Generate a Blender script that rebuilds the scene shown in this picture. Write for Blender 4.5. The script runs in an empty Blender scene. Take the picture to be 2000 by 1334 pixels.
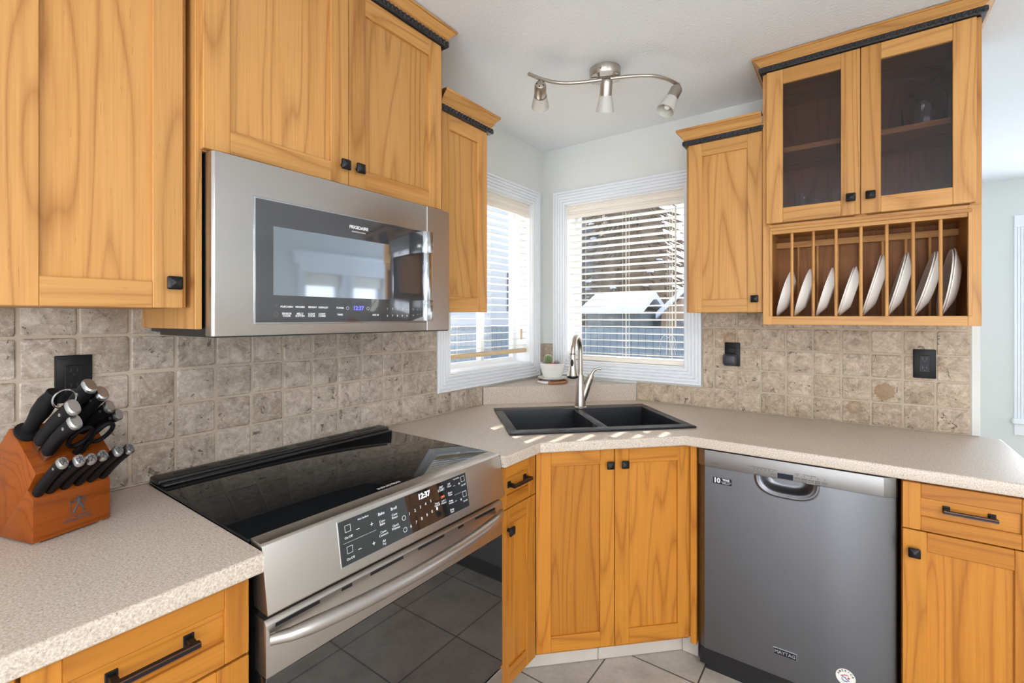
import bpy, bmesh, math, random
from mathutils import Vector, Matrix
from math import pi, sin, cos, radians as RAD, sqrt
random.seed(7)
SC = bpy.context.scene
COL = SC.collection

# ------------------------------------------------------------------ camera, world, sun, large lights, exposure
cam = bpy.data.cameras.new('camera'); co = bpy.data.objects.new('camera', cam); COL.objects.link(co)
cam.sensor_width = 36; cam.lens = 914.88/2000*36; cam.shift_y = -45.3/2000
cam.clip_start = .02; cam.clip_end = 200
co.location = (1.5646, -2.4886, 1.3632); co.rotation_euler = (RAD(90), 0, RAD(36.0))
SC.camera = co

SC.view_settings.view_transform = 'Standard'; SC.view_settings.look = 'None'
SC.view_settings.gamma = 1; SC.view_settings.use_curve_mapping = False
SC.view_settings.exposure = -0.14
SC.cycles.use_denoising = True
SC.cycles.max_bounces = 10; SC.cycles.diffuse_bounces = 6; SC.cycles.glossy_bounces = 5
SC.cycles.transmission_bounces = 8; SC.cycles.transparent_max_bounces = 16
SC.cycles.sample_clamp_indirect = 6; SC.cycles.caustics_reflective = False; SC.cycles.caustics_refractive = False

W = bpy.data.worlds.new('sky'); SC.world = W; W.use_nodes = True
wn = W.node_tree; bg = wn.nodes['Background']
tc = wn.nodes.new('ShaderNodeTexCoord'); sx = wn.nodes.new('ShaderNodeSeparateXYZ'); rp = wn.nodes.new('ShaderNodeValToRGB')
wn.links.new(tc.outputs['Generated'], sx.inputs[0]); wn.links.new(sx.outputs[2], rp.inputs[0]); wn.links.new(rp.outputs[0], bg.inputs[0])
rp.color_ramp.elements[0].position = 0.0; rp.color_ramp.elements[0].color = (.92, .95, 1.0, 1)
rp.color_ramp.elements[1].position = .7; rp.color_ramp.elements[1].color = (.62, .75, .95, 1)
bg.inputs[1].default_value = 3.2

def light(name, kind, energy, loc, direction, size=None, color=(1, 1, 1)):
    l = bpy.data.lights.new(name, kind); l.energy = energy; l.color = color
    o = bpy.data.objects.new(name, l); COL.objects.link(o); o.location = loc
    o.rotation_euler = Vector(direction).to_track_quat('-Z', 'Y').to_euler()
    if kind == 'AREA': l.shape = 'RECTANGLE'; l.size, l.size_y = size
    return o
sun = light('sun', 'SUN', 19.0, (-4, 2, 4), (1, -.40, -.53), color=(1, .95, .86)); sun.data.angle = RAD(.5)
# far window daylight, plus added fill lights at unseen patio doors and side window
light('added_patio_fill', 'AREA', 118, (2.35, -5.46, 1.15), (0, 1, .06), (2.7, 2.0), (.92, .96, 1))
light('daylight_far_window', 'AREA', 42, (3.35, 2.66, 1.35), (0, -1, 0), (1.3, 1.4), (.86, .93, 1))
light('added_side_fill', 'AREA', 24, (4.52, -3.3, 1.5), (-1, 0, .05), (1.7, 1.3), (.96, .98, 1))

# added overhead fill light, out of view, to brighten the room and worktops
light('added_ceiling_fill', 'AREA', 56, (2.9, -3.0, 2.335), (0, 0, -1), (.34, .34), (1, .97, .93))

# ------------------------------------------------------------------ materials
def newmat(name):
    m = bpy.data.materials.new(name); m.use_nodes = True
    return m, m.node_tree, m.node_tree.nodes['Principled BSDF']
def mat(name, col, rough=.5, metal=0, spec=.5, coat=0, ior=None, emit=None, es=1):
    m, nt, b = newmat(name)
    b.inputs['Base Color'].default_value = (*col, 1); b.inputs['Roughness'].default_value = rough
    b.inputs['Metallic'].default_value = metal; b.inputs['Specular IOR Level'].default_value = spec
    b.inputs['Coat Weight'].default_value = coat; b.inputs['Coat Roughness'].default_value = .05
    if ior: b.inputs['IOR'].default_value = ior
    if emit: b.inputs['Emission Color'].default_value = (*emit, 1); b.inputs['Emission Strength'].default_value = es
    return m
class N:                                      # tiny node helper
    def __init__(s, nt): s.nt = nt
    def n(s, t, **k):
        q = s.nt.nodes.new(t)
        for a, v in k.items(): setattr(q, a, v)
        return q
    def l(s, a, b): s.nt.links.new(a, b)
    def math(s, op, a, b=None, c=None, clamp=False):
        q = s.n('ShaderNodeMath', operation=op); q.use_clamp = clamp
        for i, v in enumerate((a, b, c)):
            if v is None: continue
            if isinstance(v, (int, float)): q.inputs[i].default_value = v
            else: s.l(v, q.inputs[i])
        return q.outputs[0]
    def vmul(s, v, t):
        q = s.n('ShaderNodeVectorMath', operation='MULTIPLY'); s.l(v, q.inputs[0]); q.inputs[1].default_value = t; return q.outputs[0]
    def noise(s, v, scale, detail=3, rough=.5, dist=0):
        q = s.n('ShaderNodeTexNoise'); s.l(v, q.inputs['Vector']); q.inputs['Scale'].default_value = scale
        q.inputs['Detail'].default_value = detail; q.inputs['Roughness'].default_value = rough; q.inputs['Distortion'].default_value = dist
        return q.outputs['Fac']
    def ramp(s, f, stops, interp='LINEAR'):
        q = s.n('ShaderNodeValToRGB'); s.l(f, q.inputs[0]); cr = q.color_ramp; cr.interpolation = interp
        while len(cr.elements) < len(stops): cr.elements.new(.5)
        for e, (p, c) in zip(cr.elements, stops):
            e.position = p; e.color = (*c, 1) if len(c) == 3 else c
        return q.outputs[0]
    def mix(s, f, a, b, mode='MIX'):
        q = s.n('ShaderNodeMix', data_type='RGBA', blend_type=mode)
        for i, v in ((0, f), (6, a), (7, b)):
            if isinstance(v, (int, float)): q.inputs[i].default_value = v
            elif isinstance(v, tuple): q.inputs[i].default_value = (*v, 1)
            else: s.l(v, q.inputs[i])
        return q.outputs[2]
    def bump(s, h, bsdf, strength=.3, dist=.002):
        q = s.n('ShaderNodeBump'); q.inputs['Strength'].default_value = strength; q.inputs['Distance'].default_value = dist
        s.l(h, q.inputs['Height']); s.l(q.outputs[0], bsdf.inputs['Normal'])

def wood(name, horiz=False, light_=(.565, .292, .092), dark=(.295, .115, .027), rough=.36, glow=(.66, .385, .165)):
    m, nt, b = newmat(name); k = N(nt)
    t = k.n('ShaderNodeTexCoord').outputs['Object']; geo = k.n('ShaderNodeNewGeometry'); oi = k.n('ShaderNodeObjectInfo')
    r = k.math('ADD', geo.outputs['Random Per Island'], oi.outputs['Random'])
    sp = k.n('ShaderNodeSeparateXYZ'); k.l(t, sp.inputs[0]); cb = k.n('ShaderNodeCombineXYZ')
    off = k.math('MULTIPLY', r, 37.0)
    x, y, z = sp.outputs[0], sp.outputs[1], sp.outputs[2]
    if horiz: x, z = z, x
    k.l(k.math('ADD', x, off), cb.inputs[0]); k.l(k.math('ADD', y, off), cb.inputs[1]); k.l(k.math('ADD', z, off), cb.inputs[2])
    v = cb.outputs[0]
    big = k.noise(k.vmul(v, (4.6, 4.6, .42)), 1, 2, .45, .25)
    rings = k.math('PINGPONG', k.math('MULTIPLY', big, 17), .5)
    rings = k.math('POWER', k.math('MULTIPLY', rings, 2), 4.0)
    fib = k.noise(k.vmul(v, (190, 190, 4.5)), 1, 3, .6)
    pore = k.noise(k.vmul(v, (420, 420, 14)), 1, 2, .5)
    tone = k.noise(k.vmul(v, (9, 9, .5)), 1, 2)
    f = k.math('ADD', k.math('MULTIPLY', rings, .62), k.math('MULTIPLY', k.math('SUBTRACT', fib, .42), .95), clamp=True)
    c = k.mix(f, light_, dark)
    c = k.mix(k.math('MULTIPLY', k.math('SUBTRACT', tone, .3, clamp=True), .45), c, glow)
    rr = k.math('FRACT', k.math('MULTIPLY', r, 7.31))
    tint = k.ramp(rr, [(0, (.84, .79, .72)), (.5, (1.02, 1.02, 1.0)), (1, (1.06, 1.03, .98))])
    c = k.mix(1.0, c, tint, 'MULTIPLY')
    c = k.mix(k.math('GREATER_THAN', pore, .72), c, k.mix(1.0, c, (.72, .66, .6), 'MULTIPLY'))
    k.l(c, b.inputs['Base Color']); b.inputs['Roughness'].default_value = rough; b.inputs['Specular IOR Level'].default_value = .28
    k.bump(fib, b, .12, .001)
    return m

def speckle():
    m, nt, b = newmat('speckled_laminate'); k = N(nt); t = k.n('ShaderNodeTexCoord').outputs['Object']
    big = k.noise(t, 9, 3); n1 = k.noise(t, 260, 3, .65); n2 = k.noise(t, 420, 2, .6); n3 = k.noise(t, 150, 3, .7)
    c = k.ramp(n1, [(.30, (.32, .255, .205)), (.46, (.51, .43, .355)), (.56, (.59, .515, .44)), (.70, (.74, .67, .595))])
    c = k.mix(k.math('GREATER_THAN', n2, .68), c, (.75, .70, .63))
    c = k.mix(k.math('LESS_THAN', n3, .33), c, (.17, .125, .095))
    c = k.mix(k.math('MULTIPLY', big, .25), c, (.60, .50, .41))
    k.l(c, b.inputs['Base Color']); b.inputs['Roughness'].default_value = .33; b.inputs['Specular IOR Level'].default_value = .45
    return m

def travertine(name, stains=(), warm=(1, 1, 1)):
    m, nt, b = newmat(name); k = N(nt); t = k.n('ShaderNodeTexCoord').outputs['Object']; geo = k.n('ShaderNodeNewGeometry')
    r = geo.outputs['Random Per Island']
    ad = k.n('ShaderNodeVectorMath', operation='ADD'); k.l(t, ad.inputs[0])
    cb = k.n('ShaderNodeCombineXYZ')
    for i in range(3): k.l(k.math('MULTIPLY', r, 31.0 + 9*i), cb.inputs[i])
    k.l(cb.outputs[0], ad.inputs[1]); v = ad.outputs[0]
    n1 = k.noise(v, 26, 6, .70, .8); n2 = k.noise(v, 95, 5, .70); n3 = k.noise(v, 330, 3, .65); n4 = k.noise(v, 24, 4, .7, 1.2)
    c = k.ramp(n1, [(.30, (.20, .165, .13)), (.42, (.36, .305, .25)), (.55, (.465, .405, .34)), (.70, (.61, .555, .485))])
    tint = k.ramp(r, [(0, (.80, .74, .68)), (.35, (1, .97, .94)), (.7, (.92, .90, .88)), (1, (1.08, 1.04, 1.0))])
    c = k.mix(1.0, c, tint, 'MULTIPLY')
    c = k.mix(k.ramp(n2, [(.5, (0, 0, 0)), (.72, (.55, .55, .55))]), c, (.66, .61, .55))
    pits = k.math('MULTIPLY', k.math('GREATER_THAN', n4, .622), k.math('GREATER_THAN', n2, .49))
    c = k.mix(k.math('MULTIPLY', pits, .85), c, (.075, .06, .05))
    c = k.mix(k.math('MULTIPLY', k.math('LESS_THAN', n3, .40), .42), c, (.19, .15, .115))
    c = k.mix(1.0, c, warm, 'MULTIPLY')
    for (px, pz, rad, ring) in stains:
        d = k.n('ShaderNodeVectorMath', operation='DISTANCE'); k.l(t, d.inputs[0]); d.inputs[1].default_value = (px, -.011, pz)
        w = k.math('ADD', d.outputs['Value'], k.math('MULTIPLY', k.math('SUBTRACT', n2, .5), rad*.7))
        if ring: f = k.ramp(k.math('DIVIDE', w, rad), [(.35, (.12,)*3), (.72, (.8,)*3), (.95, (.6,)*3), (1.0, (0, 0, 0))])
        else: f = k.ramp(k.math('DIVIDE', w, rad), [(.0, (.8,)*3), (.9, (.85,)*3), (1.0, (0, 0, 0))])
        c = k.mix(f, c, (.27, .16, .075))
    k.l(c, b.inputs['Base Color']); b.inputs['Roughness'].default_value = .55
    h = k.math('SUBTRACT', k.math('MULTIPLY', n2, .5), k.math('MULTIPLY', pits, 1.0)); k.bump(h, b, .45, .002)
    return m

def noisy(name, a, c, scale=60, rough=.8, bump=.0, dist=.003, bscale=None, spec=.5):
    m, nt, b = newmat(name); b.inputs['Specular IOR Level'].default_value = spec; k = N(nt); t = k.n('ShaderNodeTexCoord').outputs['Object']
    k.l(k.mix(k.noise(t, scale, 4), a, c), b.inputs['Base Color']); b.inputs['Roughness'].default_value = rough
    if bump: k.bump(k.noise(t, bscale or scale, 3, .6), b, bump, dist)
    return m

def steel(name, col=(.60, .58, .56), rough=.27, axis=0, aniso=.5):
    m, nt, b = newmat(name); k = N(nt); t = k.n('ShaderNodeTexCoord').outputs['Object']
    s = [700, 700, 700]; s[axis] = 3
    n1 = k.noise(k.vmul(t, tuple(s)), 1, 2, .6)
    k.l(k.mix(n1, tuple(c*.985 for c in col), tuple(c*1.01 for c in col)), b.inputs['Base Color'])
    b.inputs['Metallic'].default_value = 1
    k.l(k.math('ADD', k.math('MULTIPLY', n1, .02), rough-.01), b.inputs['Roughness'])
    return m

def pane(name, tint=(1, 1, 1), rough=.0, amount=1.0):
    m, nt, b = newmat(name); nt.nodes.remove(b); k = N(nt)
    tr = k.n('ShaderNodeBsdfTransparent'); tr.inputs[0].default_value = (*tint, 1)
    gl = k.n('ShaderNodeBsdfGlossy'); gl.inputs['Roughness'].default_value = rough
    lw = k.n('ShaderNodeLayerWeight'); lw.inputs[0].default_value = .5
    fr = k.math('ADD', k.math('MULTIPLY', k.math('POWER', lw.outputs['Facing'], 5.0), .9), .035)
    mx = k.n('ShaderNodeMixShader'); k.l(k.math('MULTIPLY', fr, amount), mx.inputs[0]); k.l(tr.outputs[0], mx.inputs[1]); k.l(gl.outputs[0], mx.inputs[2])
    k.l(mx.outputs[0], nt.nodes['Material Output'].inputs[0])
    return m

def floor_mat(name, toe=False):
    m, nt, b = newmat(name); k = N(nt); t = k.n('ShaderNodeTexCoord').outputs['Object']
    mp = k.n('ShaderNodeMapping'); k.l(t, mp.inputs[0]); mp.inputs['Location'].default_value = (-.766+.002, .67+.002, 0)
    br = k.n('ShaderNodeTexBrick'); br.offset = 0; br.squash = 1; k.l(mp.outputs[0], br.inputs['Vector'])
    br.inputs['Scale'].default_value = 1; br.inputs['Brick Width'].default_value = .334; br.inputs['Row Height'].default_value = .334
    br.inputs['Mortar Size'].default_value = .0032; br.inputs['Mortar Smooth'].default_value = .1
    br.inputs['Color1'].default_value = (.56, .51, .45, 1); br.inputs['Color2'].default_value = (.50, .455, .40, 1); br.inputs['Mortar'].default_value = (.12, .10, .085, 1)
    n1 = k.noise(t, 7, 5, .6); n2 = k.noise(t, 60, 3)
    c = k.mix(k.math('MULTIPLY', n1, .5), br.outputs['Color'], (.42, .375, .32)) if False else k.mix(1.0, br.outputs['Color'], k.ramp(n1, [(.3, (.78, .76, .73)), (.55, (1, 1, 1)), (.75, (1.12, 1.1, 1.07))]), 'MULTIPLY')
    c = k.mix(.25, c, k.mix(1.0, c, k.ramp(n2, [(.3, (.7,)*3), (.7, (1.2,)*3)]), 'MULTIPLY'))
    k.l(c, b.inputs['Base Color']); b.inputs['Roughness'].default_value = .34
    q = k.n('ShaderNodeBump'); q.invert = True; q.inputs['Strength'].default_value = .6; q.inputs['Distance'].default_value = .003
    k.l(br.outputs['Fac'], q.inputs['Height']); k.l(q.outputs[0], b.inputs['Normal'])
    return m

def black_glass(name, base=(.008, .009, .010), ior=1.5, rough=.03, speck=False):
    m, nt, b = newmat(name); k = N(nt)
    b.inputs['Base Color'].default_value = (*base, 1); b.inputs['Roughness'].default_value = rough; b.inputs['IOR'].default_value = ior
    if speck:
        t = k.n('ShaderNodeTexCoord').outputs['Object']
        n1 = k.noise(t, 520, 2, .6); n2 = k.noise(t, 14, 4, .6)
        c = k.mix(k.math('GREATER_THAN', n1, .74), base, (.06, .06, .06)); b.inputs['Specular IOR Level'].default_value = .20; k.l(c, b.inputs['Base Color'])
        k.l(k.math('ADD', k.math('MULTIPLY', n2, .03), .012), b.inputs['Roughness'])
    return m

WV = wood('honey_wood_upright_grain'); WH = wood('honey_wood_level_grain', True)
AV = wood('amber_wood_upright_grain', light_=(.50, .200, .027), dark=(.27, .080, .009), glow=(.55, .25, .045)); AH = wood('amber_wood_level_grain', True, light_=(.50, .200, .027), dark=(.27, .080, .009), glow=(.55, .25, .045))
FW = [WV, WH]
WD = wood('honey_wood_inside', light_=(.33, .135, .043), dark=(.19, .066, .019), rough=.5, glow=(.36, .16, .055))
WDH = wood('honey_wood_shelf', True, light_=(.50, .26, .085), dark=(.32, .13, .035), rough=.5)
BLOCKW = wood('cherry_stained_wood', True, light_=(.285, .066, .006), dark=(.14, .028, .003), rough=.4, glow=(.32, .08, .008))
BLACKM = mat('black_bronze', (.016, .015, .016), .38, .55)
BEAD = mat('black_painted_bead', (.022, .024, .028), .34)
COPPER = mat('copper_rubbed_edge', (.20, .09, .06), .32, .8)
CTOP = speckle()
STAIN = [(1.085-1.2705, 1.262-.914, .036, True), (1.672-1.2705, 1.060-.914, .036, False), (1.572-1.2705, .985-.914, .030, True)]
TRAV = travertine('travertine'); TRAVR = travertine('travertine_stained', STAIN, (1.07, 1.0, .90))
GROUT = noisy('sanded_grout', (.40, .33, .25), (.52, .44, .35), 200, .9, .3, .001)
WALLP = noisy('wall_paint', (.665, .685, .665), (.70, .715, .695), 5, .75, .05, .001, 300)
CEILP = noisy('textured_ceiling_paint', (.765, .80, .83), (.825, .86, .89), 90, .9, .5, .004, 95)
TRIM = mat('white_trim_paint', (.80, .825, .86), .32)
SASH = mat('white_vinyl', (.86, .87, .88), .35)
BLIND = mat('cream_blind_slat', (.86, .83, .76), .42)
CREAM = mat('cream_valance', (.82, .765, .68), .45)
CORD = mat('cream_cord', (.80, .77, .70), .7)
TANW = mat('tan_rail', (.62, .47, .27), .5)
PANE = pane('window_glass')
CABG = pane('cabinet_glass', (.70, .665, .69), .10, 1.2)
STEELH = steel('brushed_steel_level', (.52, .49, .46), .33, axis=0)
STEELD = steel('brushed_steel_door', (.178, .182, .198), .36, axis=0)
STEELP = steel('brushed_steel_strip', (.27, .26, .255), .44, axis=0)
SATIN = mat('satin_steel', (.50, .50, .50), .38, 1)
STEELU = steel('brushed_steel_upright', (.56, .54, .52), .30, axis=2)
NICKEL = steel('brushed_nickel', (.52, .475, .42), .33, axis=2)
CHROME = mat('polished_steel', (.55, .57, .60), .16, 1)
DKGLASS = black_glass('black_ceramic_glass', speck=True)
OVENGL = black_glass('oven_window_glass', (.010, .011, .012), 2.1)
PANGL = black_glass('panel_glass', (.012, .013, .015), 1.8)
MWGL = black_glass('microwave_surround_glass', (.050, .052, .058), 1.75, .05)
MWWIN = mat('microwave_screen_glass', (.40, .44, .49), .045, .92)
BLK = mat('black_enamel', (.012, .012, .013), .35); BLKM = mat('black_plastic', (.005, .005, .006), .42, 0, .25)
WHITE = mat('white_print', (.80, .81, .83), .5); GREYP = mat('grey_print', (.14, .135, .13), .5); DKP = mat('dark_print', (.06, .06, .07), .5)
LEDW = mat('lit_white_digits', (.8, .85, 1), .4, emit=(.85, .9, 1), es=1.6); LEDB = mat('lit_blue_digits', (.15, .15, .9), .4, emit=(.12, .12, 1), es=1.4); LEDR = mat('lit_red_word', (.9, .2, .1), .4, emit=(1, .15, .05), es=.7)
NAVY = mat('navy_enamel', (.005, .007, .020), .4, 0, .25); SILV = mat('silver_print', (.75, .76, .78), .35, .3)
GRANITE = noisy('black_composite', (.006, .007, .010), (.020, .023, .032), 700, .34, spec=.22)
CERAM = mat('white_glazed_ceramic', (.80, .80, .77), .2); PLATEM = mat('white_porcelain', (.86, .83, .79), .18); PLATED = mat('white_porcelain_face', (.80, .79, .78), .2)
FROST = mat('frosted_lamp_glass', (.86, .84, .78), .45); FROST.node_tree.nodes['Principled BSDF'].inputs['Transmission Weight'].default_value = .35
GLASSW = mat('clear_glass', (1, 1, 1), .02, 0, .5); GLASSW.node_tree.nodes['Principled BSDF'].inputs['Transmission Weight'].default_value = 1.0; GLASSW.node_tree.nodes['Principled BSDF'].inputs['IOR'].default_value = 1.45
HANDLE = noisy('black_knife_handle', (.004, .004, .005), (.010, .010, .012), 900, .5, spec=.15)
GREEN = noisy('cactus_green', (.035, .11, .02), (.08, .20, .04), 120, .6); SPINE = mat('pale_spines', (.75, .72, .55), .6)
REDF = mat('red_petals', (.75, .03, .03), .5); PEB = noisy('grey_pebbles', (.10, .11, .11), (.35, .34, .32), 60, .6); PEBW = mat('pale_pebbles', (.65, .62, .55), .6)
CORK = mat('brown_trivet_rope', (.36, .17, .08), .8); TRW = mat('pale_trivet_rope', (.72, .72, .76), .8)
FLOORM = floor_mat('floor_tile'); TOEM = noisy('toe_kick_tile', (.46, .41, .355), (.60, .56, .50), 10, .4)
TOEG = mat('toe_kick_grout', (.22, .19, .16), .9)
SLATE = noisy('pale_grey_boards', (.19, .215, .23), (.26, .285, .30), 8, .9)
SNOW = noisy('snow', (.58, .62, .70), (.66, .69, .75), 3, .8)
NEEDLE = noisy('spruce_needles', (.09, .066, .045), (.21, .155, .105), 5, .9); NEEDLB = noisy('blue_spruce_needles', (.08, .095, .105), (.18, .205, .22), 5, .9); BARK = noisy('bark', (.10, .065, .04), (.20, .13, .09), 12, .9)
SIDING = noisy('pale_siding', (.50, .52, .535), (.56, .575, .58), 2, .7); GREYS = noisy('grey_siding', (.10, .115, .115), (.15, .165, .165), 9, .8); ROOFM = noisy('shingle_roof', (.10, .10, .11), (.18, .17, .17), 30, .9); FENCE = noisy('weathered_fence', (.11, .135, .155), (.17, .20, .22), 8, .9); TANS = mat('tan_siding', (.30, .21, .135), .7)

# ------------------------------------------------------------------ mesh helpers
class MB:
    def __init__(s): s.bm = bmesh.new()
    def _add(s, t, mi, M=None):
        if M is not None: bmesh.ops.transform(t, matrix=M, verts=t.verts)
        for f in t.faces: f.material_index = mi if mi is not None else f.material_index
        me = bpy.data.meshes.new('t'); t.to_mesh(me); t.free(); s.bm.from_mesh(me); bpy.data.meshes.remove(me)
        return s
    def box(s, x0, x1, y0, y1, z0, z1, mi=0, bev=0, seg=1, M=None):
        t = bmesh.new(); bmesh.ops.create_cube(t, size=1)
        bmesh.ops.transform(t, matrix=Matrix.Translation(((x0+x1)/2, (y0+y1)/2, (z0+z1)/2)) @ Matrix.Diagonal((abs(x1-x0), abs(y1-y0), abs(z1-z0), 1)), verts=t.verts)
        if bev: bmesh.ops.bevel(t, geom=t.edges[:], offset=bev, segments=seg, affect='EDGES', profile=.5)
        return s._add(t, mi, M)
    def prism(s, poly, a, b, axis='x', mi=0, bev=0, M=None):
        """poly in the two other axes (y,z for x; x,z for y; x,y for z), swept from a to b"""
        t = bmesh.new()
        def mk(p, q): return {'x': (q, p[0], p[1]), 'y': (p[0], q, p[1]), 'z': (p[0], p[1], q)}[axis]
        v0 = [t.verts.new(mk(p, a)) for p in poly]; v1 = [t.verts.new(mk(p, b)) for p in poly]; n = len(poly)
        t.faces.new(v0); t.faces.new(v1[::-1])
        for i in range(n): t.faces.new((v0[i], v1[i], v1[(i+1) % n], v0[(i+1) % n]))
        bmesh.ops.recalc_face_normals(t, faces=t.faces)
        if bev: bmesh.ops.bevel(t, geom=t.edges[:], offset=bev, segments=2, affect='EDGES', profile=.5)
        return s._add(t, mi, M)
    def lathe(s, prof, n=40, mi=0, M=None, capb=False, capt=False):
        t = bmesh.new(); rows = []
        for r, z in prof: rows.append([t.verts.new((r*cos(2*pi*i/n), r*sin(2*pi*i/n), z)) for i in range(n)])
        for a, b in zip(rows, rows[1:]):
            for i in range(n): t.faces.new((a[i], a[(i+1) % n], b[(i+1) % n], b[i]))
        if capb: t.faces.new(rows[0][::-1])
        if capt: t.faces.new(rows[-1])
        bmesh.ops.remove_doubles(t, verts=t.verts, dist=1e-6)
        bmesh.ops.recalc_face_normals(t, faces=t.faces)
        return s._add(t, mi, M)
    def cyl(s, p0, p1, r0, r1=None, n=20, mi=0):
        p0, p1 = Vector(p0), Vector(p1); r1 = r0 if r1 is None else r1
        q = (p1-p0).to_track_quat('Z', 'Y').to_matrix().to_4x4()
        return s.lathe([(r0, 0), (r1, (p1-p0).length)], n, mi, Matrix.Translation(p0) @ q, True, True)
    def tube(s, pts, r, n=12, mi=0, radii=None, flat=1.0):
        pts = [Vector(p) for p in pts]; t = bmesh.new(); rows = []; ref = None
        for i, p in enumerate(pts):
            d = (pts[min(i+1, len(pts)-1)]-pts[max(i-1, 0)]).normalized()
            if ref is None:
                ref = Vector((0, 0, 1)) if abs(d.z) < .9 else Vector((1, 0, 0))
            a = (ref-d*ref.dot(d)).normalized(); b = d.cross(a); ref = a
            rr = radii[i] if radii else r
            rows.append([t.verts.new(p+a*rr*cos(2*pi*j/n)*flat+b*rr*sin(2*pi*j/n)) for j in range(n)])
        for u, v in zip(rows, rows[1:]):
            for j in range(n): t.faces.new((u[j], u[(j+1) % n], v[(j+1) % n], v[j]))
        t.faces.new(rows[0][::-1]); t.faces.new(rows[-1])
        bmesh.ops.recalc_face_normals(t, faces=t.faces)
        return s._add(t, mi)
    def loft(s, secs, mi=0):
        """secs: list of rings (lists of Vectors), capped"""
        t = bmesh.new(); rows = [[t.verts.new(p) for p in r] for r in secs]; n = len(rows[0])
        for u, v in zip(rows, rows[1:]):
            for j in range(n): t.faces.new((u[j], u[(j+1) % n], v[(j+1) % n], v[j]))
        t.faces.new(rows[0][::-1]); t.faces.new(rows[-1]); bmesh.ops.recalc_face_normals(t, faces=t.faces)
        return s._add(t, mi)
    def ball(s, c, r, mi=0, sub=2, sc=(1, 1, 1), M=None):
        t = bmesh.new(); bmesh.ops.create_icosphere(t, subdivisions=sub, radius=r)
        bmesh.ops.transform(t, matrix=Matrix.Translation(c) @ Matrix.Diagonal((*sc, 1)), verts=t.verts)
        return s._add(t, mi, M)
    def text(s, txt, size, M, mi=0, align='CENTER', ext=.0002, bold=0):
        cu = bpy.data.curves.new('lettering', 'FONT'); cu.body = txt; cu.size = size; cu.align_x = align; cu.align_y = 'CENTER'
        cu.extrude = ext; cu.offset = bold; cu.resolution_u = 3; cu.space_line = .85
        o = bpy.data.objects.new('lettering', cu); me = bpy.data.meshes.new_from_object(o)
        t = bmesh.new(); t.from_mesh(me); bpy.data.objects.remove(o); bpy.data.curves.remove(cu); bpy.data.meshes.remove(me)
        return s._add(t, mi, M)
RX = Matrix.Rotation(pi/2, 4, 'X')               # stands a drawing in XY up so that it faces -y
def stand(x, y, z): return Matrix.Translation((x, y, z)) @ RX

FR = {'L': pi/2, 'R': 0.0, 'D': pi/4, 'W': 0.0, 'K': math.atan2(.954, -.30)}   # the left wall, right wall, corner, world and knife block frames
ORG = {}
def place(o, fr, org, base=(0, 0, 0)):
    R = Matrix.Rotation(FR[fr], 4, 'Z'); o.location = Vector(base)+R.to_3x3() @ Vector(org); o.rotation_euler = (0, 0, FR[fr]); ORG[o.name] = Vector(org)
def tags(o, label=None, cat=None, group=None, kind=None):
    for k, v in (('label', label), ('category', cat), ('group', group), ('kind', kind)):
        if v: o[k] = v
def mesh(name, mb, mats, org=Vector()):
    me = bpy.data.meshes.new(name); bmesh.ops.translate(mb.bm, vec=-Vector(org), verts=mb.bm.verts); mb.bm.to_mesh(me); mb.bm.free()
    for m in (mats if isinstance(mats, (list, tuple)) else [mats]): me.materials.append(m)
    me.shade_smooth(); me.set_sharp_from_angle(angle=RAD(34))
    o = bpy.data.objects.new(name, me); COL.objects.link(o); return o
def thing(name, label, cat, fr='W', org=(0, 0, 0), group=None, base=(0, 0, 0)):
    o = bpy.data.objects.new(name, None); COL.objects.link(o); o.empty_display_size = .05
    place(o, fr, org, base); tags(o, label, cat, group); return o
def part(name, mb, mats, parent, label=None):
    o = mesh(name, mb, mats, ORG[parent.name]); o.parent = parent; ORG[o.name] = ORG[parent.name]
    if label: o['label'] = label
    return o
def solo(name, mb, mats, label, cat, fr='W', org=(0, 0, 0), group=None, kind=None, base=(0, 0, 0)):
    o = mesh(name, mb, mats, org); place(o, fr, org, base); tags(o, label, cat, group, kind); return o
def struct(name, mb, mats, label, cat, fr='W'): return solo(name, mb, mats, label, cat, fr, kind='structure')
def copy_thing(root, loc=None, label=None):
    c = root.copy(); COL.objects.link(c)
    if loc is not None: c.location = loc
    if label: c['label'] = label
    for ch in root.children:
        d = ch.copy(); COL.objects.link(d); d.parent = c
        for g in ch.children:
            e = g.copy(); COL.objects.link(e); e.parent = d
    return c

def wall_boxes(mb, axis, a, b, u0, u1, z0, z1, holes):
    """wall slab between a and b across `axis`, u0..u1 along, with rectangular holes (ua,ub,za,zb)"""
    def bx(ua, ub, za, zb):
        if ub-ua < 1e-4 or zb-za < 1e-4: return
        if axis == 'x': mb.box(a, b, ua, ub, za, zb)
        else: mb.box(ua, ub, a, b, za, zb)
    cur = u0
    for ua, ub, za, zb in sorted(holes):
        bx(cur, ua, z0, z1); bx(ua, ub, z0, za); bx(ua, ub, zb, z1); cur = ub
    bx(cur, u1, z0, z1)

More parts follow.
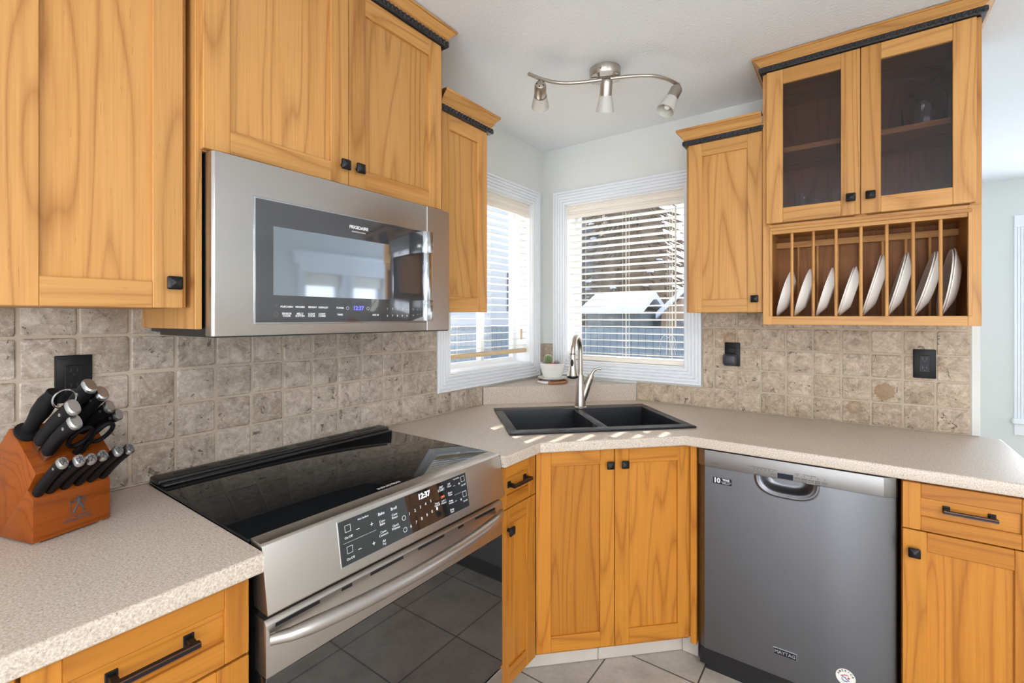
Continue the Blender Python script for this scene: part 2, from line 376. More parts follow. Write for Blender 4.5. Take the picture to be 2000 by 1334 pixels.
# ------------------------------------------------------------------ the setting
H = 2.40
W1 = (-.852, -.150, 1.100, 2.045); W2 = (.165, .862, 1.108, 2.043)
m = MB(); m.prism([(-.15, -5.4), (4.55, -5.4), (4.55, 2.7), (1.82, 2.7), (1.82, .14), (-.15, .14)], -.05, 0, 'z'); struct('floor', m, FLOORM, 'beige ceramic tile floor with dark grout lines', 'floor')
m = MB(); m.prism([(-.15, -5.4), (4.55, -5.4), (4.55, 2.7), (1.82, 2.7), (1.82, .14), (-.15, .14)], H, H+.06, 'z'); struct('ceiling', m, CEILP, 'white stippled ceiling over the kitchen', 'ceiling')
m = MB(); wall_boxes(m, 'x', -.15, 0, -5.4, .14, -.05, H+.05, [W1]); struct('wall_left', m, WALLP, 'pale grey wall behind the range and microwave', 'wall')
m = MB(); wall_boxes(m, 'y', 0, .14, 0, 1.955, -.05, H+.05, [W2]); struct('wall_right', m, WALLP, 'pale grey wall behind the plate rack cabinet', 'wall')
m = MB(); m.box(1.825, 1.955, .14, 2.7, -.05, H+.05); struct('wall_dining', m, WALLP, 'pale wall running back beside the opening', 'wall')
m = MB(); wall_boxes(m, 'y', 2.55, 2.69, 1.955, 4.55, -.05, H+.05, [(2.625, 4.0, .62, 2.04)]); struct('wall_far', m, WALLP, 'pale blue-grey wall of the room beyond the counter end', 'wall')
m = MB(); wall_boxes(m, 'x', 4.40, 4.55, -5.4, 2.7, -.05, H+.05, [(-4.2, -2.4, .85, 2.15), (.50, .98, .75, 1.90), (1.14, 1.62, .75, 1.90)]); struct('wall_side', m, WALLP, 'pale wall across the room with paired windows', 'wall')
m = MB(); wall_boxes(m, 'y', -5.54, -5.4, -.15, 4.55, -.05, H+.05, [(1.0, 3.7, .06, 2.12)]); struct('wall_back', m, WALLP, 'pale wall behind the photographer with added patio doors', 'wall')

def fluted(mb, x0, x1, z0, z1, w, y0=0.0, th=.020, flutes=5, sill=False):
    """mitred, stepped picture-frame casing around an opening, face towards -y"""
    prof = [(0, 0), (0, th*.75)]
    st = w/flutes
    for i in range(flutes):
        a = i*st
        prof += [(a+st*.12, th), (a+st*.66, th), (a+st*.80, th*.55), (a+st*.98, th*.72)]
    prof += [(w, 0)]
    t = bmesh.new(); rings = []
    for off, h in prof:
        y = y0-h
        rings.append([t.verts.new(p) for p in ((x0-w+off, y, z0-w+off), (x1+w-off, y, z0-w+off), (x1+w-off, y, z1+w-off), (x0-w+off, y, z1+w-off))])
    for a, b in zip(rings, rings[1:]):
        for i in range(4): t.faces.new((a[i], a[(i+1) % 4], b[(i+1) % 4], b[i]))
    bmesh.ops.recalc_face_normals(t, faces=t.faces)
    return mb._add(t, 0)

def window(name, fr, x0, x1, z0, z1, w, label, depth=.14, mull=False):
    root = thing(name, label, 'window', fr, ((x0+x1)/2, 0, z0)); root['kind'] = 'structure'
    m = MB(); fluted(m, x0, x1, z0, z1, w); q_ = part('casing', m, TRIM, root); q_.data.set_sharp_from_angle(angle=RAD(2))
    m = MB(); e = .004
    for a in ((x0, x0+e, z0, z1), (x1-e, x1, z0, z1), (x0, x1, z0, z0+e), (x0, x1, z1-e, z1)): m.box(a[0], a[1], -.001, depth-.035, a[2], a[3])
    part('reveal', m, SASH, root)
    m = MB(); f = .030; y0, y1 = depth-.035, depth
    for a in ((x0, x0+f, z0, z1), (x1-f, x1, z0, z1), (x0+f, x1-f, z0, z0+f), (x0+f, x1-f, z1-f, z1)): m.box(a[0], a[1], y0, y1, a[2], a[3], bev=.004)
    if mull: m.box(mull-.016, mull+.016, y0, y1, z0+f, z1-f, bev=.003)
    part('sash', m, SASH, root)
    m = MB(); m.box(x0+f-.004, x1-f+.004, depth-.02, depth-.016, z0+f-.004, z1-f+.004); part('pane', m, PANE, root)
    return root
window('window_1', 'L', *W1, .086, 'white fluted-trim window over the counter beside the microwave', mull=-.47)
window('window_2', 'R', *W2, .086, 'white fluted-trim window behind the faucet')

def simple_window(name, fr, x0, x1, z0, z1, label, base=(0, 0, 0), head=False, w=.085):
    root = thing(name, label, 'window', fr, ((x0+x1)/2, 0, z0), base=base); root['kind'] = 'structure'
    m = MB()
    for i in range(5):
        a = w/5*i
        for q in (x0-w+a, x1+a): m.box(q+.001, q+w/5-.003, -.02, 0, z0, z1)
    m.box(x0-w, x0, -.012, 0, z0, z1); m.box(x1, x1+w, -.012, 0, z0, z1)
    m.box(x0-w, x1+w, -.022, 0, z1, z1+.09, bev=.002); m.box(x0-w-.015, x1+w+.015, -.05, 0, z0-.04, z0, bev=.006); m.box(x0-w, x1+w, -.018, 0, z0-.125, z0-.04, bev=.003)
    part('casing', m, TRIM, root)
    m = MB(); f = .04
    for a in ((x0, x0+f, z0, z1), (x1-f, x1, z0, z1), (x0+f, x1-f, z0, z0+f), (x0+f, x1-f, z1-f, z1), (x0+f, x1-f, (z0+z1)/2-.02, (z0+z1)/2+.02)): m.box(a[0], a[1], .07, .11, a[2], a[3])
    part('sash', m, SASH, root)
    if head: m = MB(); m.box(x0+.004, x1-.004, .02, .05, z1-.15, z1-.002, 0, .004); part('shade', m, CREAM, root)
    m = MB(); m.box(x0+f-.002, x1-f+.002, .088, .092, z0+f-.002, z1-f+.002); part('pane', m, PANE, root)
    return root
simple_window('window_3', 'R', 2.625, 4.0, .62, 2.04, 'white window with sill on the far room wall', (0, 2.55, 0))
FR['E'] = -pi/2      # wall across the room: local x runs along -y, front faces -x
simple_window('window_4', 'E', -.98, -.50, .75, 1.90, 'dining window nearer the opening, across the room', (4.40, 0, 0), True)
simple_window('window_5', 'E', -1.62, -1.14, .75, 1.90, 'dining window nearer the far corner, across the room', (4.40, 0, 0), True)
simple_window('added_window_6', 'E', 2.40, 4.20, .85, 2.15, 'added wide window framing the side fill light, out of view', (4.40, 0, 0))  # unseen window, added as an opening for the side fill light
m = MB(); m.box(4.372, 4.40, .36, 1.76, 1.985, 2.10, bev=.003); m.prism([(4.40, 2.10), (4.372, 2.10), (4.345, 2.145), (4.40, 2.145)], .34, 1.78, 'y'); struct('trim_1', m, TRIM, 'white moulded header over the paired windows', 'trim')
m = MB()
for x0, x1 in ((1.0, 2.35), (2.35, 3.7)):
    for a in ((x0, x0+.09, .06, 2.12), (x1-.09, x1, .06, 2.12), (x0+.09, x1-.09, .06, .18), (x0+.09, x1-.09, 2.03, 2.12)): m.box(a[0], a[1], -5.52, -5.46, a[2], a[3])
d6 = struct('added_door_1', m, SASH, 'added white patio doors framing the fill light behind the camera', 'door')  # unseen doors, added to carry the fill light behind the camera
m = MB(); m.box(1.09, 2.26, -5.494, -5.490, .18, 2.03); m.box(2.44, 3.61, -5.494, -5.490, .18, 2.03)
g6 = mesh('pane', m, PANE); g6.parent = d6
m = MB(); m.box(1.931, 1.957, -.012, 0, .914, 1.338, bev=.003); struct('trim_2', m, WALLP, 'white corner strip at the end of the tiled wall', 'trim')

# ------------------------------------------------------------------ tiled backsplash
def tile(mb, x0, x1, z0, z1, g=.0035, y=-.012):
    r = .006; q = lambda: random.uniform(-.0014, .0014)
    x0, x1, z0, z1 = x0+g+q(), x1-g+q(), z0+g+q(), z1-g+q()
    if x1-x0 < .008 or z1-z0 < .008: return
    r = min(r, (x1-x0)/3, (z1-z0)/3); pts = []
    for cx, cz, a0 in ((x1-r, z1-r, 0), (x0+r, z1-r, 90), (x0+r, z0+r, 180), (x1-r, z0+r, 270)):
        for k in range(4):
            a = RAD(a0+30*k); rr = r+q()*.5; pts.append((cx+rr*cos(a), cz+rr*sin(a)))
    t = bmesh.new(); yo = y+random.uniform(-.0012, .0006)
    def ring(ins, yy):
        cx, cz = (x0+x1)/2, (z0+z1)/2; out = []
        for px, pz in pts:
            out.append(t.verts.new((px-ins*(1 if px > cx else -1), yy, pz-ins*(1 if pz > cz else -1))))
        return out
    A, B, C = ring(0, -.0065), ring(0, yo+.0022), ring(.0024, yo)
    for u, v in ((A, B), (B, C)):
        for i in range(len(u)): t.faces.new((u[i], u[(i+1) % len(u)], v[(i+1) % len(u)], v[i]))
    t.faces.new(C); bmesh.ops.recalc_face_normals(t, faces=t.faces)
    mb._add(t, 0)
def clip_tiles(mb, xs, zs, holes):
    """tiles on the grid xs x zs, cut where they meet a rectangular hole"""
    for a, b in zip(xs, xs[1:]):
        for c, d in zip(zs, zs[1:]):
            x0, x1, z0, z1 = a, b, c, d; ok = True
            for hx0, hx1, hz0, hz1 in holes:
                if x1 <= hx0+1e-4 or x0 >= hx1-1e-4 or z1 <= hz0+1e-4 or z0 >= hz1-1e-4: continue
                cuts = [(hx0-x0, 'x1', hx0), (x1-hx1, 'x0', hx1), (hz0-z0, 'z1', hz0), (z1-hz1, 'z0', hz1)]
                best = max(cuts)
                if best[0] < .012: ok = False; break
                if best[1] == 'x1': x1 = best[2]
                elif best[1] == 'x0': x0 = best[2]
                elif best[1] == 'z1': z1 = best[2]
                else: z0 = best[2]
            if ok: tile(mb, x0, x1, z0, z1)
def backsplash(fr, xs, zs, holes, cover, matl, label):
    root = thing('tile_backsplash', label, 'backsplash', fr, ((xs[0]+xs[-1])/2, 0, zs[0]))
    m = MB(); clip_tiles(m, xs, zs, holes); part('tiles', m, [matl], root)
    m = MB()
    for x0, x1, z0, z1 in cover: m.box(x0, x1, -.0095, 0, z0, z1)
    part('grout', m, GROUT, root)
P_ = .1035
xs = [-2.388-P_*5+P_*i for i in range(20)]; xs = [x for x in xs if x < -.94]+[-.842, -.742, -.655, -.61]
xs[-5] = -.940
zl = [.914, 1.0225, 1.1215, 1.2185, 1.3185, 1.40]
wl = (-.940, -.06, 1.012, 2.14)
backsplash('L', xs, zl, [wl], [(-2.9, -.61, .914, 1.012), (-2.9, -.94, 1.012, 1.40)], TRAV, 'tumbled travertine tile backsplash behind the range')
xr = [.61, .70, .802, .905, 1.007, 1.112, 1.215, 1.318, 1.422, 1.526, 1.627, 1.730, 1.831, 1.931]
zr = [.914, 1.0135, 1.1135, 1.2155, 1.3155, 1.40]
backsplash('R', xr, zr, [(.07, .951, 1.0135, 2.14)], [(.61, 1.931, .914, 1.0135), (.951, 1.931, 1.0135, 1.40)], TRAVR, 'tumbled travertine tile backsplash under the plate rack, with brown stains')
root = thing('corner_tiles', 'short stack of cut travertine tiles in the window corner behind the cactus', 'tile', 'R', (.04, 0, 1.006))
m = MB()
for z0, z1 in ((1.006, 1.108), (1.108, 1.207)): tile(m, .008, .0765, z0, z1, .002)
part('tiles', m, TRAV, root)
m = MB(); m.box(.001, .0765, -.0095, 0, 1.006, 1.207); m.box(.0, .0078, -.058, -.0078, 1.006, 1.207); part('grout', m, TRAV, root)

# ------------------------------------------------------------------ cabinet parts
def frame_panel(mb, x0, x1, z0, z1, yf, w=.057, th=.02, panel=True, rec=.009):
    """shaker front: upright stiles (slot 0), level rails (slot 1), recessed panel (slot 0)"""
    b = .0016
    mb.box(x0, x0+w, yf, yf+th, z0, z1, 0, b); mb.box(x1-w, x1, yf, yf+th, z0, z1, 0, b)
    mb.box(x0+w-.0004, x1-w+.0004, yf+.0004, yf+th, z0, z0+w, 1, b); mb.box(x0+w-.0004, x1-w+.0004, yf+.0004, yf+th, z1-w, z1, 1, b)
    if panel: mb.box(x0+w-.003, x1-w+.003, yf+rec, yf+th-.002, z0+w-.003, z1-w+.003, 0 if (z1-z0) > (x1-x0)*.8 else 1)
def knob(parent, x, z, yf):
    m = MB(); m.cyl((x, yf, z), (x, yf-.014, z), .0065, .0055, 12)
    s = .0145; M = Matrix.Translation((x, yf-.014, z)) @ RX
    t = []
    for sc, h in ((.82, 0), (1, .002), (1, .006), (.86, .0085), (.12, .0135)):
        ring = []
        for cx, cy, a0 in ((1, 1, 0), (-1, 1, 90), (-1, -1, 180), (1, -1, 270)):
            for k in range(3):
                a = RAD(a0+45*k); r = .22*s*sc; ring.append(M @ Vector((cx*(s*sc-r)+r*cos(a), cy*(s*sc-r)+r*sin(a), h)))
        t.append(ring)
    m.loft(t); return part('knob', m, BLACKM, parent)
def pull(parent, x0, x1, z, yf):
    m = MB()
    for x in (x0+.007, x1-.007): m.box(x-.0085, x+.0085, yf-.003, yf+.001, z-.011, z+.011, 0, .001); m.box(x-.0055, x+.0055, yf-.026, yf, z-.006, z+.006, 0, .001)
    m.box(x0-.002, x1+.002, yf-.032, yf-.022, z-.0055, z+.0055, 0, .0012)
    m.box(x0-.0015, x1+.0015, yf-.0325, yf-.0315, z+.0032, z+.0048, 1); m.box(x0-.0015, x1+.0015, yf-.0325, yf-.0315, z-.0048, z-.0032, 1)
    return part('handle', m, [BLACKM, COPPER], parent)
def door(parent, x0, x1, z0, z1, yf, kn=None, glass=False, name='door'):
    m = MB(); frame_panel(m, x0, x1, z0, z1, yf, panel=not glass); d = part(name, m, FW, parent)
    if glass:
        m = MB(); m.box(x0+.055, x1-.055, yf+.010, yf+.014, z0+.055, z1-.055); part('glass_pane', m, CABG, d)
    if kn: knob(d, kn[0], kn[1], yf)
    return d
def drawer(parent, x0, x1, z0, z1, yf, pl=None, w=.055):
    m = MB(); frame_panel(m, x0, x1, z0, z1, yf, .052 if (z1-z0) > .16 else .043); 
    d = part('drawer', m, FW, parent)
    if pl: pull(d, *pl, yf+.009)
    return d
def sweep(mb, x0, x1, d, prof, lret, rret, dend=.0, mi=0):
    t = bmesh.new(); rows = []
    for off, z in prof:
        pl = []
        if lret: pl += [(x0-off, -dend), (x0-off, -(d+off))]
        else: pl += [(x0, -(d+off))]
        if rret: pl += [(x1+off, -(d+off)), (x1+off, -dend)]
        else: pl += [(x1, -(d+off))]
        rows.append([t.verts.new((x, y, z)) for x, y in pl])
    for a, b in zip(rows, rows[1:]):
        for i in range(len(a)-1): t.faces.new((a[i], a[i+1], b[i+1], b[i]))
    t.faces.new(rows[-1]) if len(rows[-1]) > 2 else None
    bmesh.ops.recalc_face_normals(t, faces=t.faces); mb._add(t, mi)
def crown(parent, x0, x1, d, zb, zt, lret, rret, lend=.0):
    h = zt-zb; m = MB()
    sweep(m, x0, x1, d, [(-.02, zb+.0), (.006, zb), (.006, zb+h*.14), (.010, zb+h*.20), (.014, zb+h*.40), (.021, zb+h*.60), (.027, zb+h*.72), (.029, zb+h*.78), (.033, zb+h*.80), (.033, zt), (-.02, zt)], lret, rret, lend, 0)
    c = part('crown_moulding', m, [WH], parent)
    m = MB(); bz0, bz1 = zb-.022, zb-.001
    sweep(m, x0, x1, d, [(-.004, bz0), (.008, bz0), (.011, bz0+.004), (.011, bz1-.004), (.008, bz1), (-.004, bz1)], lret, rret, lend)
    st = .0165; n = int((x1-x0)/st)
    for i in range(n+1):
        x = x0+.004+i*st
        if x+.008 > x1+.012: break
        m.box(-.0048, .0048, -.0045, .0045, -.0082, .0082, 0, .002, 1, Matrix.Translation((x+.004, -(d+.0115), (bz0+bz1)/2)) @ Matrix.Rotation(RAD(24), 4, 'Y'))
    part('bead_trim', m, BEAD, parent)
def carcass(parent, x0, x1, d0, d1, z0, z1, name='carcass', mi=0):
    m = MB(); m.box(x0, x1, -d1, -d0, z0, z1, 0, .001); return part(name, m, [FW[0]], parent)

# upper cabinet at the far left
c = thing('wall_cabinet', 'oak upper cabinet above the knife block, its door cut by the photo edge', 'cabinet', 'L', (-2.21, 0, 1.386), 'upper cabinets')
carcass(c, -2.40, -2.058, .012, .325, 1.387, 2.34); door(c, -2.358, -2.070, 1.386, 2.315, -.345, (-2.0915, 1.441))
crown(c, -2.40, -2.058, .346, 2.345, 2.392, False, False)
# tall-hung cabinet over the microwave
c = thing('wall_cabinet', 'oak double-door upper cabinet above the microwave', 'cabinet', 'L', (-1.66, 0, 1.338), 'upper cabinets')
m = MB(); m.box(-2.052, -2.038, -.36, -.012, 1.338, 2.34, 0, .001); m.box(-2.038, -1.262, -.36, -.012, 1.746, 2.34, 0, .001); part('carcass', m, [WV], c)
door(c, -2.043, -1.6655, 1.749, 2.332, -.38, (-1.686, 1.802)); door(c, -1.6635, -1.286, 1.749, 2.332, -.38, (-1.636, 1.803))
crown(c, -2.052, -1.270, .381, 2.356, 2.394, False, True)
# narrow cabinet beside window one
c = thing('wall_cabinet', 'narrow oak upper cabinet between the microwave and the window', 'cabinet', 'L', (-1.11, 0, 1.388), 'upper cabinets')
carcass(c, -1.258, -.966, .022, .325, 1.389, 2.14); door(c, -1.262, -.984, 1.388, 2.128, -.345)
crown(c, -1.258, -.968, .346, 2.150, 2.200, False, True, .022)
# narrow cabinet right of window two
c = thing('wall_cabinet', 'narrow oak upper cabinet between the window and the glass cabinet', 'cabinet', 'R', (1.11, 0, 1.388), 'upper cabinets')
carcass(c, .963, 1.268, .022, .325, 1.389, 2.14); door(c, .976, 1.2695, 1.388, 2.128, -.345, (1.2415, 1.443))
crown(c, .963, 1.268, .346, 2.150, 2.197, True, False, .022)

# glass cabinet with plate rack
c = thing('plate_rack_cabinet', 'oak glass-door cabinet with a plate rack below its doors', 'cabinet', 'R', (1.59, 0, 1.338))
X0, X1, D = 1.272, 1.905, .340
m = MB()
m.box(X0, X0+.018, -D, -.014, 1.338, 2.345, 0, .001); m.box(X1-.018, X1, -D, -.014, 1.338, 2.345, 0, .001)
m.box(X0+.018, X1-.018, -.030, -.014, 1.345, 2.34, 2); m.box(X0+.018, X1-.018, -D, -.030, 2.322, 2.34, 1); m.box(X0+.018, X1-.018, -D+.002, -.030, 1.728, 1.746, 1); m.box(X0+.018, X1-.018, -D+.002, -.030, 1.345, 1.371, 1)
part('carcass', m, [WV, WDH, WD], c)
m = MB()   # face frame
m.box(X0, 1.305, -.36, -D, 1.338, 1.737, 0, .001); m.box(1.873, X1, -.36, -D, 1.338, 1.737, 0, .001); m.box(1.305, 1.873, -.36, -D, 1.338, 1.371, 1, .001); m.box(1.305, 1.873, -.36, -D, 1.698, 1.737, 1, .001)
m.box(X0, 1.300, -.36, -D, 1.737, 2.345, 0); m.box(1.877, X1, -.36, -D, 1.737, 2.345, 0); m.box(1.57, 1.607, -.36+.001, -D, 1.737, 2.345, 0); m.box(1.3, 1.877, -.359, -D, 2.29, 2.345, 1)
m.box(1.296, 1.882, -.366, -.36, 1.711, 1.724, 1, .002); m.box(1.296, 1.3055, -.365, -.36, 1.371, 1.711, 0, .001); m.box(1.8725, 1.882, -.365, -.36, 1.371, 1.711, 0, .001)
part('face_frame', m, [WV, WH], c)
m = MB(); m.box(X0+.0185, X1-.0185, -.318, -.031, 2.030, 2.050, 0, .001); part('shelf', m, [WH], c)
door(c, 1.287, 1.5875, 1.740, 2.340, -.381, (1.560, 1.801), True); door(c, 1.5895, 1.890, 1.740, 2.340, -.381, (1.617, 1.802), True)
crown(c, X0, X1, .382, 2.364, 2.396, True, True, .014)
for i, x in enumerate((1.372, 1.443, 1.515, 1.590, 1.664, 1.736, 1.807)):
    for y in (-.347, -.075):
        m = MB(); m.cyl((x, y, 1.371), (x, y, 1.70), .0055, None, 12); part('divider', m, [WV], c)
m = MB(); m.box(1.29, 1.887, -.085, -.065, 1.675, 1.70, 0); part('back_rail', m, [WDH], c)

# base cabinets
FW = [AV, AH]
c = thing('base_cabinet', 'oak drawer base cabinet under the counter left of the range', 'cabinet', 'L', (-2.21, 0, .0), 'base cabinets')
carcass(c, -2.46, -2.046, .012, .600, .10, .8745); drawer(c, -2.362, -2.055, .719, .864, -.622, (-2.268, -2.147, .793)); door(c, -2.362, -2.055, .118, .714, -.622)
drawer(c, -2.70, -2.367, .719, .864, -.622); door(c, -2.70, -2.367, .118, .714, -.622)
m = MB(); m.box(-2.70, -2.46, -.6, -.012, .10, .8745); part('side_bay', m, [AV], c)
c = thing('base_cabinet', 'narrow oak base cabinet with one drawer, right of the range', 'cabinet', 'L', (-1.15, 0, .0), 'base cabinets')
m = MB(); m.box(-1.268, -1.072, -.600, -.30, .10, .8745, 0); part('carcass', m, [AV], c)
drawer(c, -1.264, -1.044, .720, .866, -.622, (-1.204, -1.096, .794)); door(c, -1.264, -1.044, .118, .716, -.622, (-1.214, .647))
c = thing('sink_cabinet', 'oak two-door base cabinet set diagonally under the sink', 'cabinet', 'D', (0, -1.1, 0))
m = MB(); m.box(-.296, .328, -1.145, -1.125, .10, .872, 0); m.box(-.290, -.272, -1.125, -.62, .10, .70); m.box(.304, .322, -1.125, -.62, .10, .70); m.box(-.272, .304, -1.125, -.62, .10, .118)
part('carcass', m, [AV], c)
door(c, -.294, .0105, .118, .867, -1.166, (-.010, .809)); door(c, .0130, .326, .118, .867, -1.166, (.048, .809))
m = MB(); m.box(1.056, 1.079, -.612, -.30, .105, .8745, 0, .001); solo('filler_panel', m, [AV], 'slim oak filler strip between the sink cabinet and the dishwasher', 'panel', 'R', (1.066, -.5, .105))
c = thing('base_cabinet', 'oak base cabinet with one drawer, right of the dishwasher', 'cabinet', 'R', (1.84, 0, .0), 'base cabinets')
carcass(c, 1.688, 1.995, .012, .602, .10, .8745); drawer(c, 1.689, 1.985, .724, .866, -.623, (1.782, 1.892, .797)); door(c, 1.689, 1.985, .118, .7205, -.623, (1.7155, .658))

def toe(name, fr, x0, x1, d, joints, label):
    m = MB(); cuts = [x0]+joints+[x1]
    for a, b in zip(cuts, cuts[1:]): m.box(a+.0015, b-.0015, -d, -d+.010, .003, .112, 0, .0015)
    m.box(x0, x1, -d+.002, -d+.02, 0, .108, 1); struct(name, m, [TOEM, TOEG], label, 'baseboard', fr)
toe('baseboard_corner', 'D', -.345, .344, 1.075, [-.022], 'pale tile toe kick under the sink cabinet')
toe('baseboard_left', 'L', -1.27, -.985, .535, [], 'pale tile toe kick under the narrow base cabinet')
toe('baseboard_right', 'R', 1.000, 1.064, .525, [], 'short tile toe kick beside the dishwasher')
toe('baseboard_end', 'R', 1.688, 1.995, .535, [], 'tile toe kick under the right base cabinet')
toe('baseboard_far', 'L', -2.70, -2.046, .535, [], 'tile toe kick under the drawer cabinet')

# ------------------------------------------------------------------ worktops
def slab(mb, outer, holes, z0, z1, nose, bev=.0055):
    t = bmesh.new(); edges = []
    def loop(pts):
        vs = [t.verts.new((x, y, z1)) for x, y in pts]
        return [t.edges.new((vs[i], vs[(i+1) % len(vs)])) for i in range(len(vs))]
    edges += loop(outer)
    for h in holes: edges += loop(h)
    bmesh.ops.triangle_fill(t, edges=edges, use_beauty=True)
    bmesh.ops.dissolve_limit(t, angle_limit=.01, verts=t.verts, edges=t.edges)
    r = bmesh.ops.extrude_face_region(t, geom=t.faces[:])
    bmesh.ops.translate(t, vec=(0, 0, z0-z1), verts=[v for v in r['geom'] if isinstance(v, bmesh.types.BMVert)])
    bmesh.ops.recalc_face_normals(t, faces=t.faces)
    sel = []
    for e in t.edges:
        a, b = e.verts
        if abs(a.co.z-b.co.z) < 1e-5 and any(((a.co.xy-Vector(p)).length < 1e-4 and (b.co.xy-Vector(q)).length < 1e-4) or ((b.co.xy-Vector(p)).length < 1e-4 and (a.co.xy-Vector(q)).length < 1e-4) for p, q in nose): sel.append(e)
    if sel: bmesh.ops.bevel(t, geom=sel, offset=bev, segments=4, affect='EDGES', profile=.5)
    return mb._add(t, 0)
CZ = .914
uv = lambda u, v: ((u+v)/sqrt(2), (u-v)/sqrt(2))
A, B, C_, D_, E_ = (.655, -1.268), (.655, -1.062), (1.050, -.650), (2.012, -.650), (2.012, -.013)
m = MB(); slab(m, [(.013, -1.268), A, B, C_, D_, E_, (.013, -.013)], [[uv(-.368, .592), uv(.378, .592), uv(.378, 1.078), uv(-.368, 1.078)]], .876, CZ, [(A, B), (B, C_), (C_, D_), (D_, E_)])
top = solo('worktop', m, CTOP, 'speckled beige laminate worktop around the sink and over the dishwasher', 'worktop', 'W', (.6, -.6, .876))
lv = .438; k = .013
m = MB(); y_ = k-lv*sqrt(2); m.prism([(k, y_), (lv*sqrt(2)-k, -k), (k, -k)], CZ, 1.004, 'z', 0)
r_ = mesh('raised_ledge', m, CTOP, Vector((.6, -.6, .876))); r_.parent = top
A2, B2 = (.655, -2.042), (.655, -2.95)
m = MB(); slab(m, [(.013, -2.042), A2, B2, (.013, -2.95)], [], .876, CZ, [(A2, B2)])
solo('worktop', m, CTOP, 'speckled beige laminate worktop holding the knife block, left of the range', 'worktop', 'W', (.3, -2.3, .876))

# ------------------------------------------------------------------ sink and faucet
c = thing('kitchen_sink', 'black composite double-bowl drop-in sink in the corner worktop', 'sink', 'D', (0, -.83, CZ))
U0, U1, V0, V1 = -.382, .392, .577, 1.094; zb, zt = CZ, .9225
m = MB(); bv = .003
bowls = [(-.345, -.002, .660, 1.040), (.036, .352, .660, 1.040)]
m.box(U0, U1, -bowls[0][2], -V0, zb, zt, 0, bv, 2); m.box(U0, U1, -V1, -bowls[0][3], zb, zt, 0, bv, 2)
m.box(U0, -.345, -1.045, -.655, zb, zt, 0, bv, 2); m.box(.352, U1, -1.045, -.655, zb, zt, 0, bv, 2); m.box(-.002, .036, -1.045, -.655, zb-.02, zt-.003, 0, .006, 2)
part('rim', m, GRANITE, c)
for u0, u1, v0, v1 in bowls:
    t = bmesh.new(); e = .004
    def ring(i, z): return [t.verts.new(q) for q in ((u0+i, -v1+i, z), (u1-i, -v1+i, z), (u1-i, -v0-i, z), (u0+i, -v0-i, z))]
    rs = [ring(-.006, .903), ring(-.006, .70), ring(.018, .692)]; rs2 = [ring(-.006, .9185), ring(0, .9185), ring(.004, .90), ring(.014, .73), ring(.024, .715)]
    for g in (rs, rs2):
        for a, b in zip(g, g[1:]):
            for i in range(4): t.faces.new((a[i], a[(i+1) % 4], b[(i+1) % 4], b[i]))
    t.faces.new(rs[-1]); t.faces.new(rs2[-1]); bmesh.ops.recalc_face_normals(t, faces=t.faces)
    m = MB(); m._add(t, 0); bo = part('bowl', m, GRANITE, c)
    m = MB(); cu, cv = (u0+u1)/2, (v0+v1)/2; m.lathe([(.001, .7165), (.03, .7165), (.042, .7195), (.045, .7155)], 28, 0, Matrix.Translation((cu, -cv, 0))); part('drain', m, CHROME, bo)

c = thing('faucet', 'brushed nickel pull-down faucet behind the sink', 'faucet', 'W', (.4766, -.417, .9225))
bx, by = .4766, -.417; bp = lambda z: Vector((bx, by, z))
m = MB(); m.lathe([(.031, .9225), (.031, .927), (.027, .931), (.0255, .96), (.0205, 1.02), (.0165, 1.085)], 32, 0, Matrix.Translation((bx, by, 0)), True, True); body = part('body', m, NICKEL, c)
dr = Vector((.237, -.971, 0)).normalized(); rad = .072
pts = [bp(1.085), bp(1.14), bp(1.198)]+[bp(1.198)+dr*(rad-rad*cos(a))+Vector((0, 0, rad*sin(a)*1.04)) for a in [RAD(12*i) for i in range(1, 15)]]+[bp(1.198)+dr*(2*rad)+Vector((0, 0, -.004))]
m = MB(); m.tube(pts, .0125, 20); part('spout', m, NICKEL, c)
m = MB(); M = Matrix.Translation(bp(0)+dr*(2*rad))
m.lathe([(.0135, 1.196), (.0145, 1.19), (.0150, 1.165), (.0165, 1.14), (.0215, 1.112), (.0265, 1.096)], 32, 0, M, False, True)
m.lathe([(.0268, 1.096), (.0272, 1.093), (.0272, 1.090), (.0235, 1.086), (.012, 1.082), (.001, 1.081)], 32, 1, M)
m.cyl(bp(1.1955)+dr*(2*rad), bp(1.199)+dr*(2*rad), .0139, None, 24, 1)
sh = part('spray_head', m, [NICKEL, BLKM], c)
cd = Vector((.34, -.94, 0)).normalized(); pb = bp(1.157)+dr*(2*rad)+cd*.0155
m = MB(); m.ball((0, 0, 0), 1, 0, 3, (.0068, .004, .0165), Matrix.Translation(pb) @ Matrix.Rotation(math.atan2(cd.x, -cd.y), 4, 'Z')); part('spray_button', m, BLKM, sh)
hr = Vector((.809, .588, 0))
m = MB(); hp = lambda a, z: bp(z)+hr*a
m.tube([hp(.008, .945), hp(.021, .985), hp(.034, 1.03), hp(.047, 1.066)], 0, 24, 0, [.014, .017, .018, .0178])
m.tube([hp(.0475, 1.0675), hp(.053, 1.083)], 0, 24, 0, [.0172, .015]); hb = part('valve_arm', m, NICKEL, c)
m = MB(); m.tube([hp(.053, 1.078), hp(.060, 1.096), hp(.072, 1.109), hp(.088, 1.1145), hp(.103, 1.1125)], 0, 14, 0, [.009, .008, .0068, .006, .0052]); part('lever', m, NICKEL, hb)

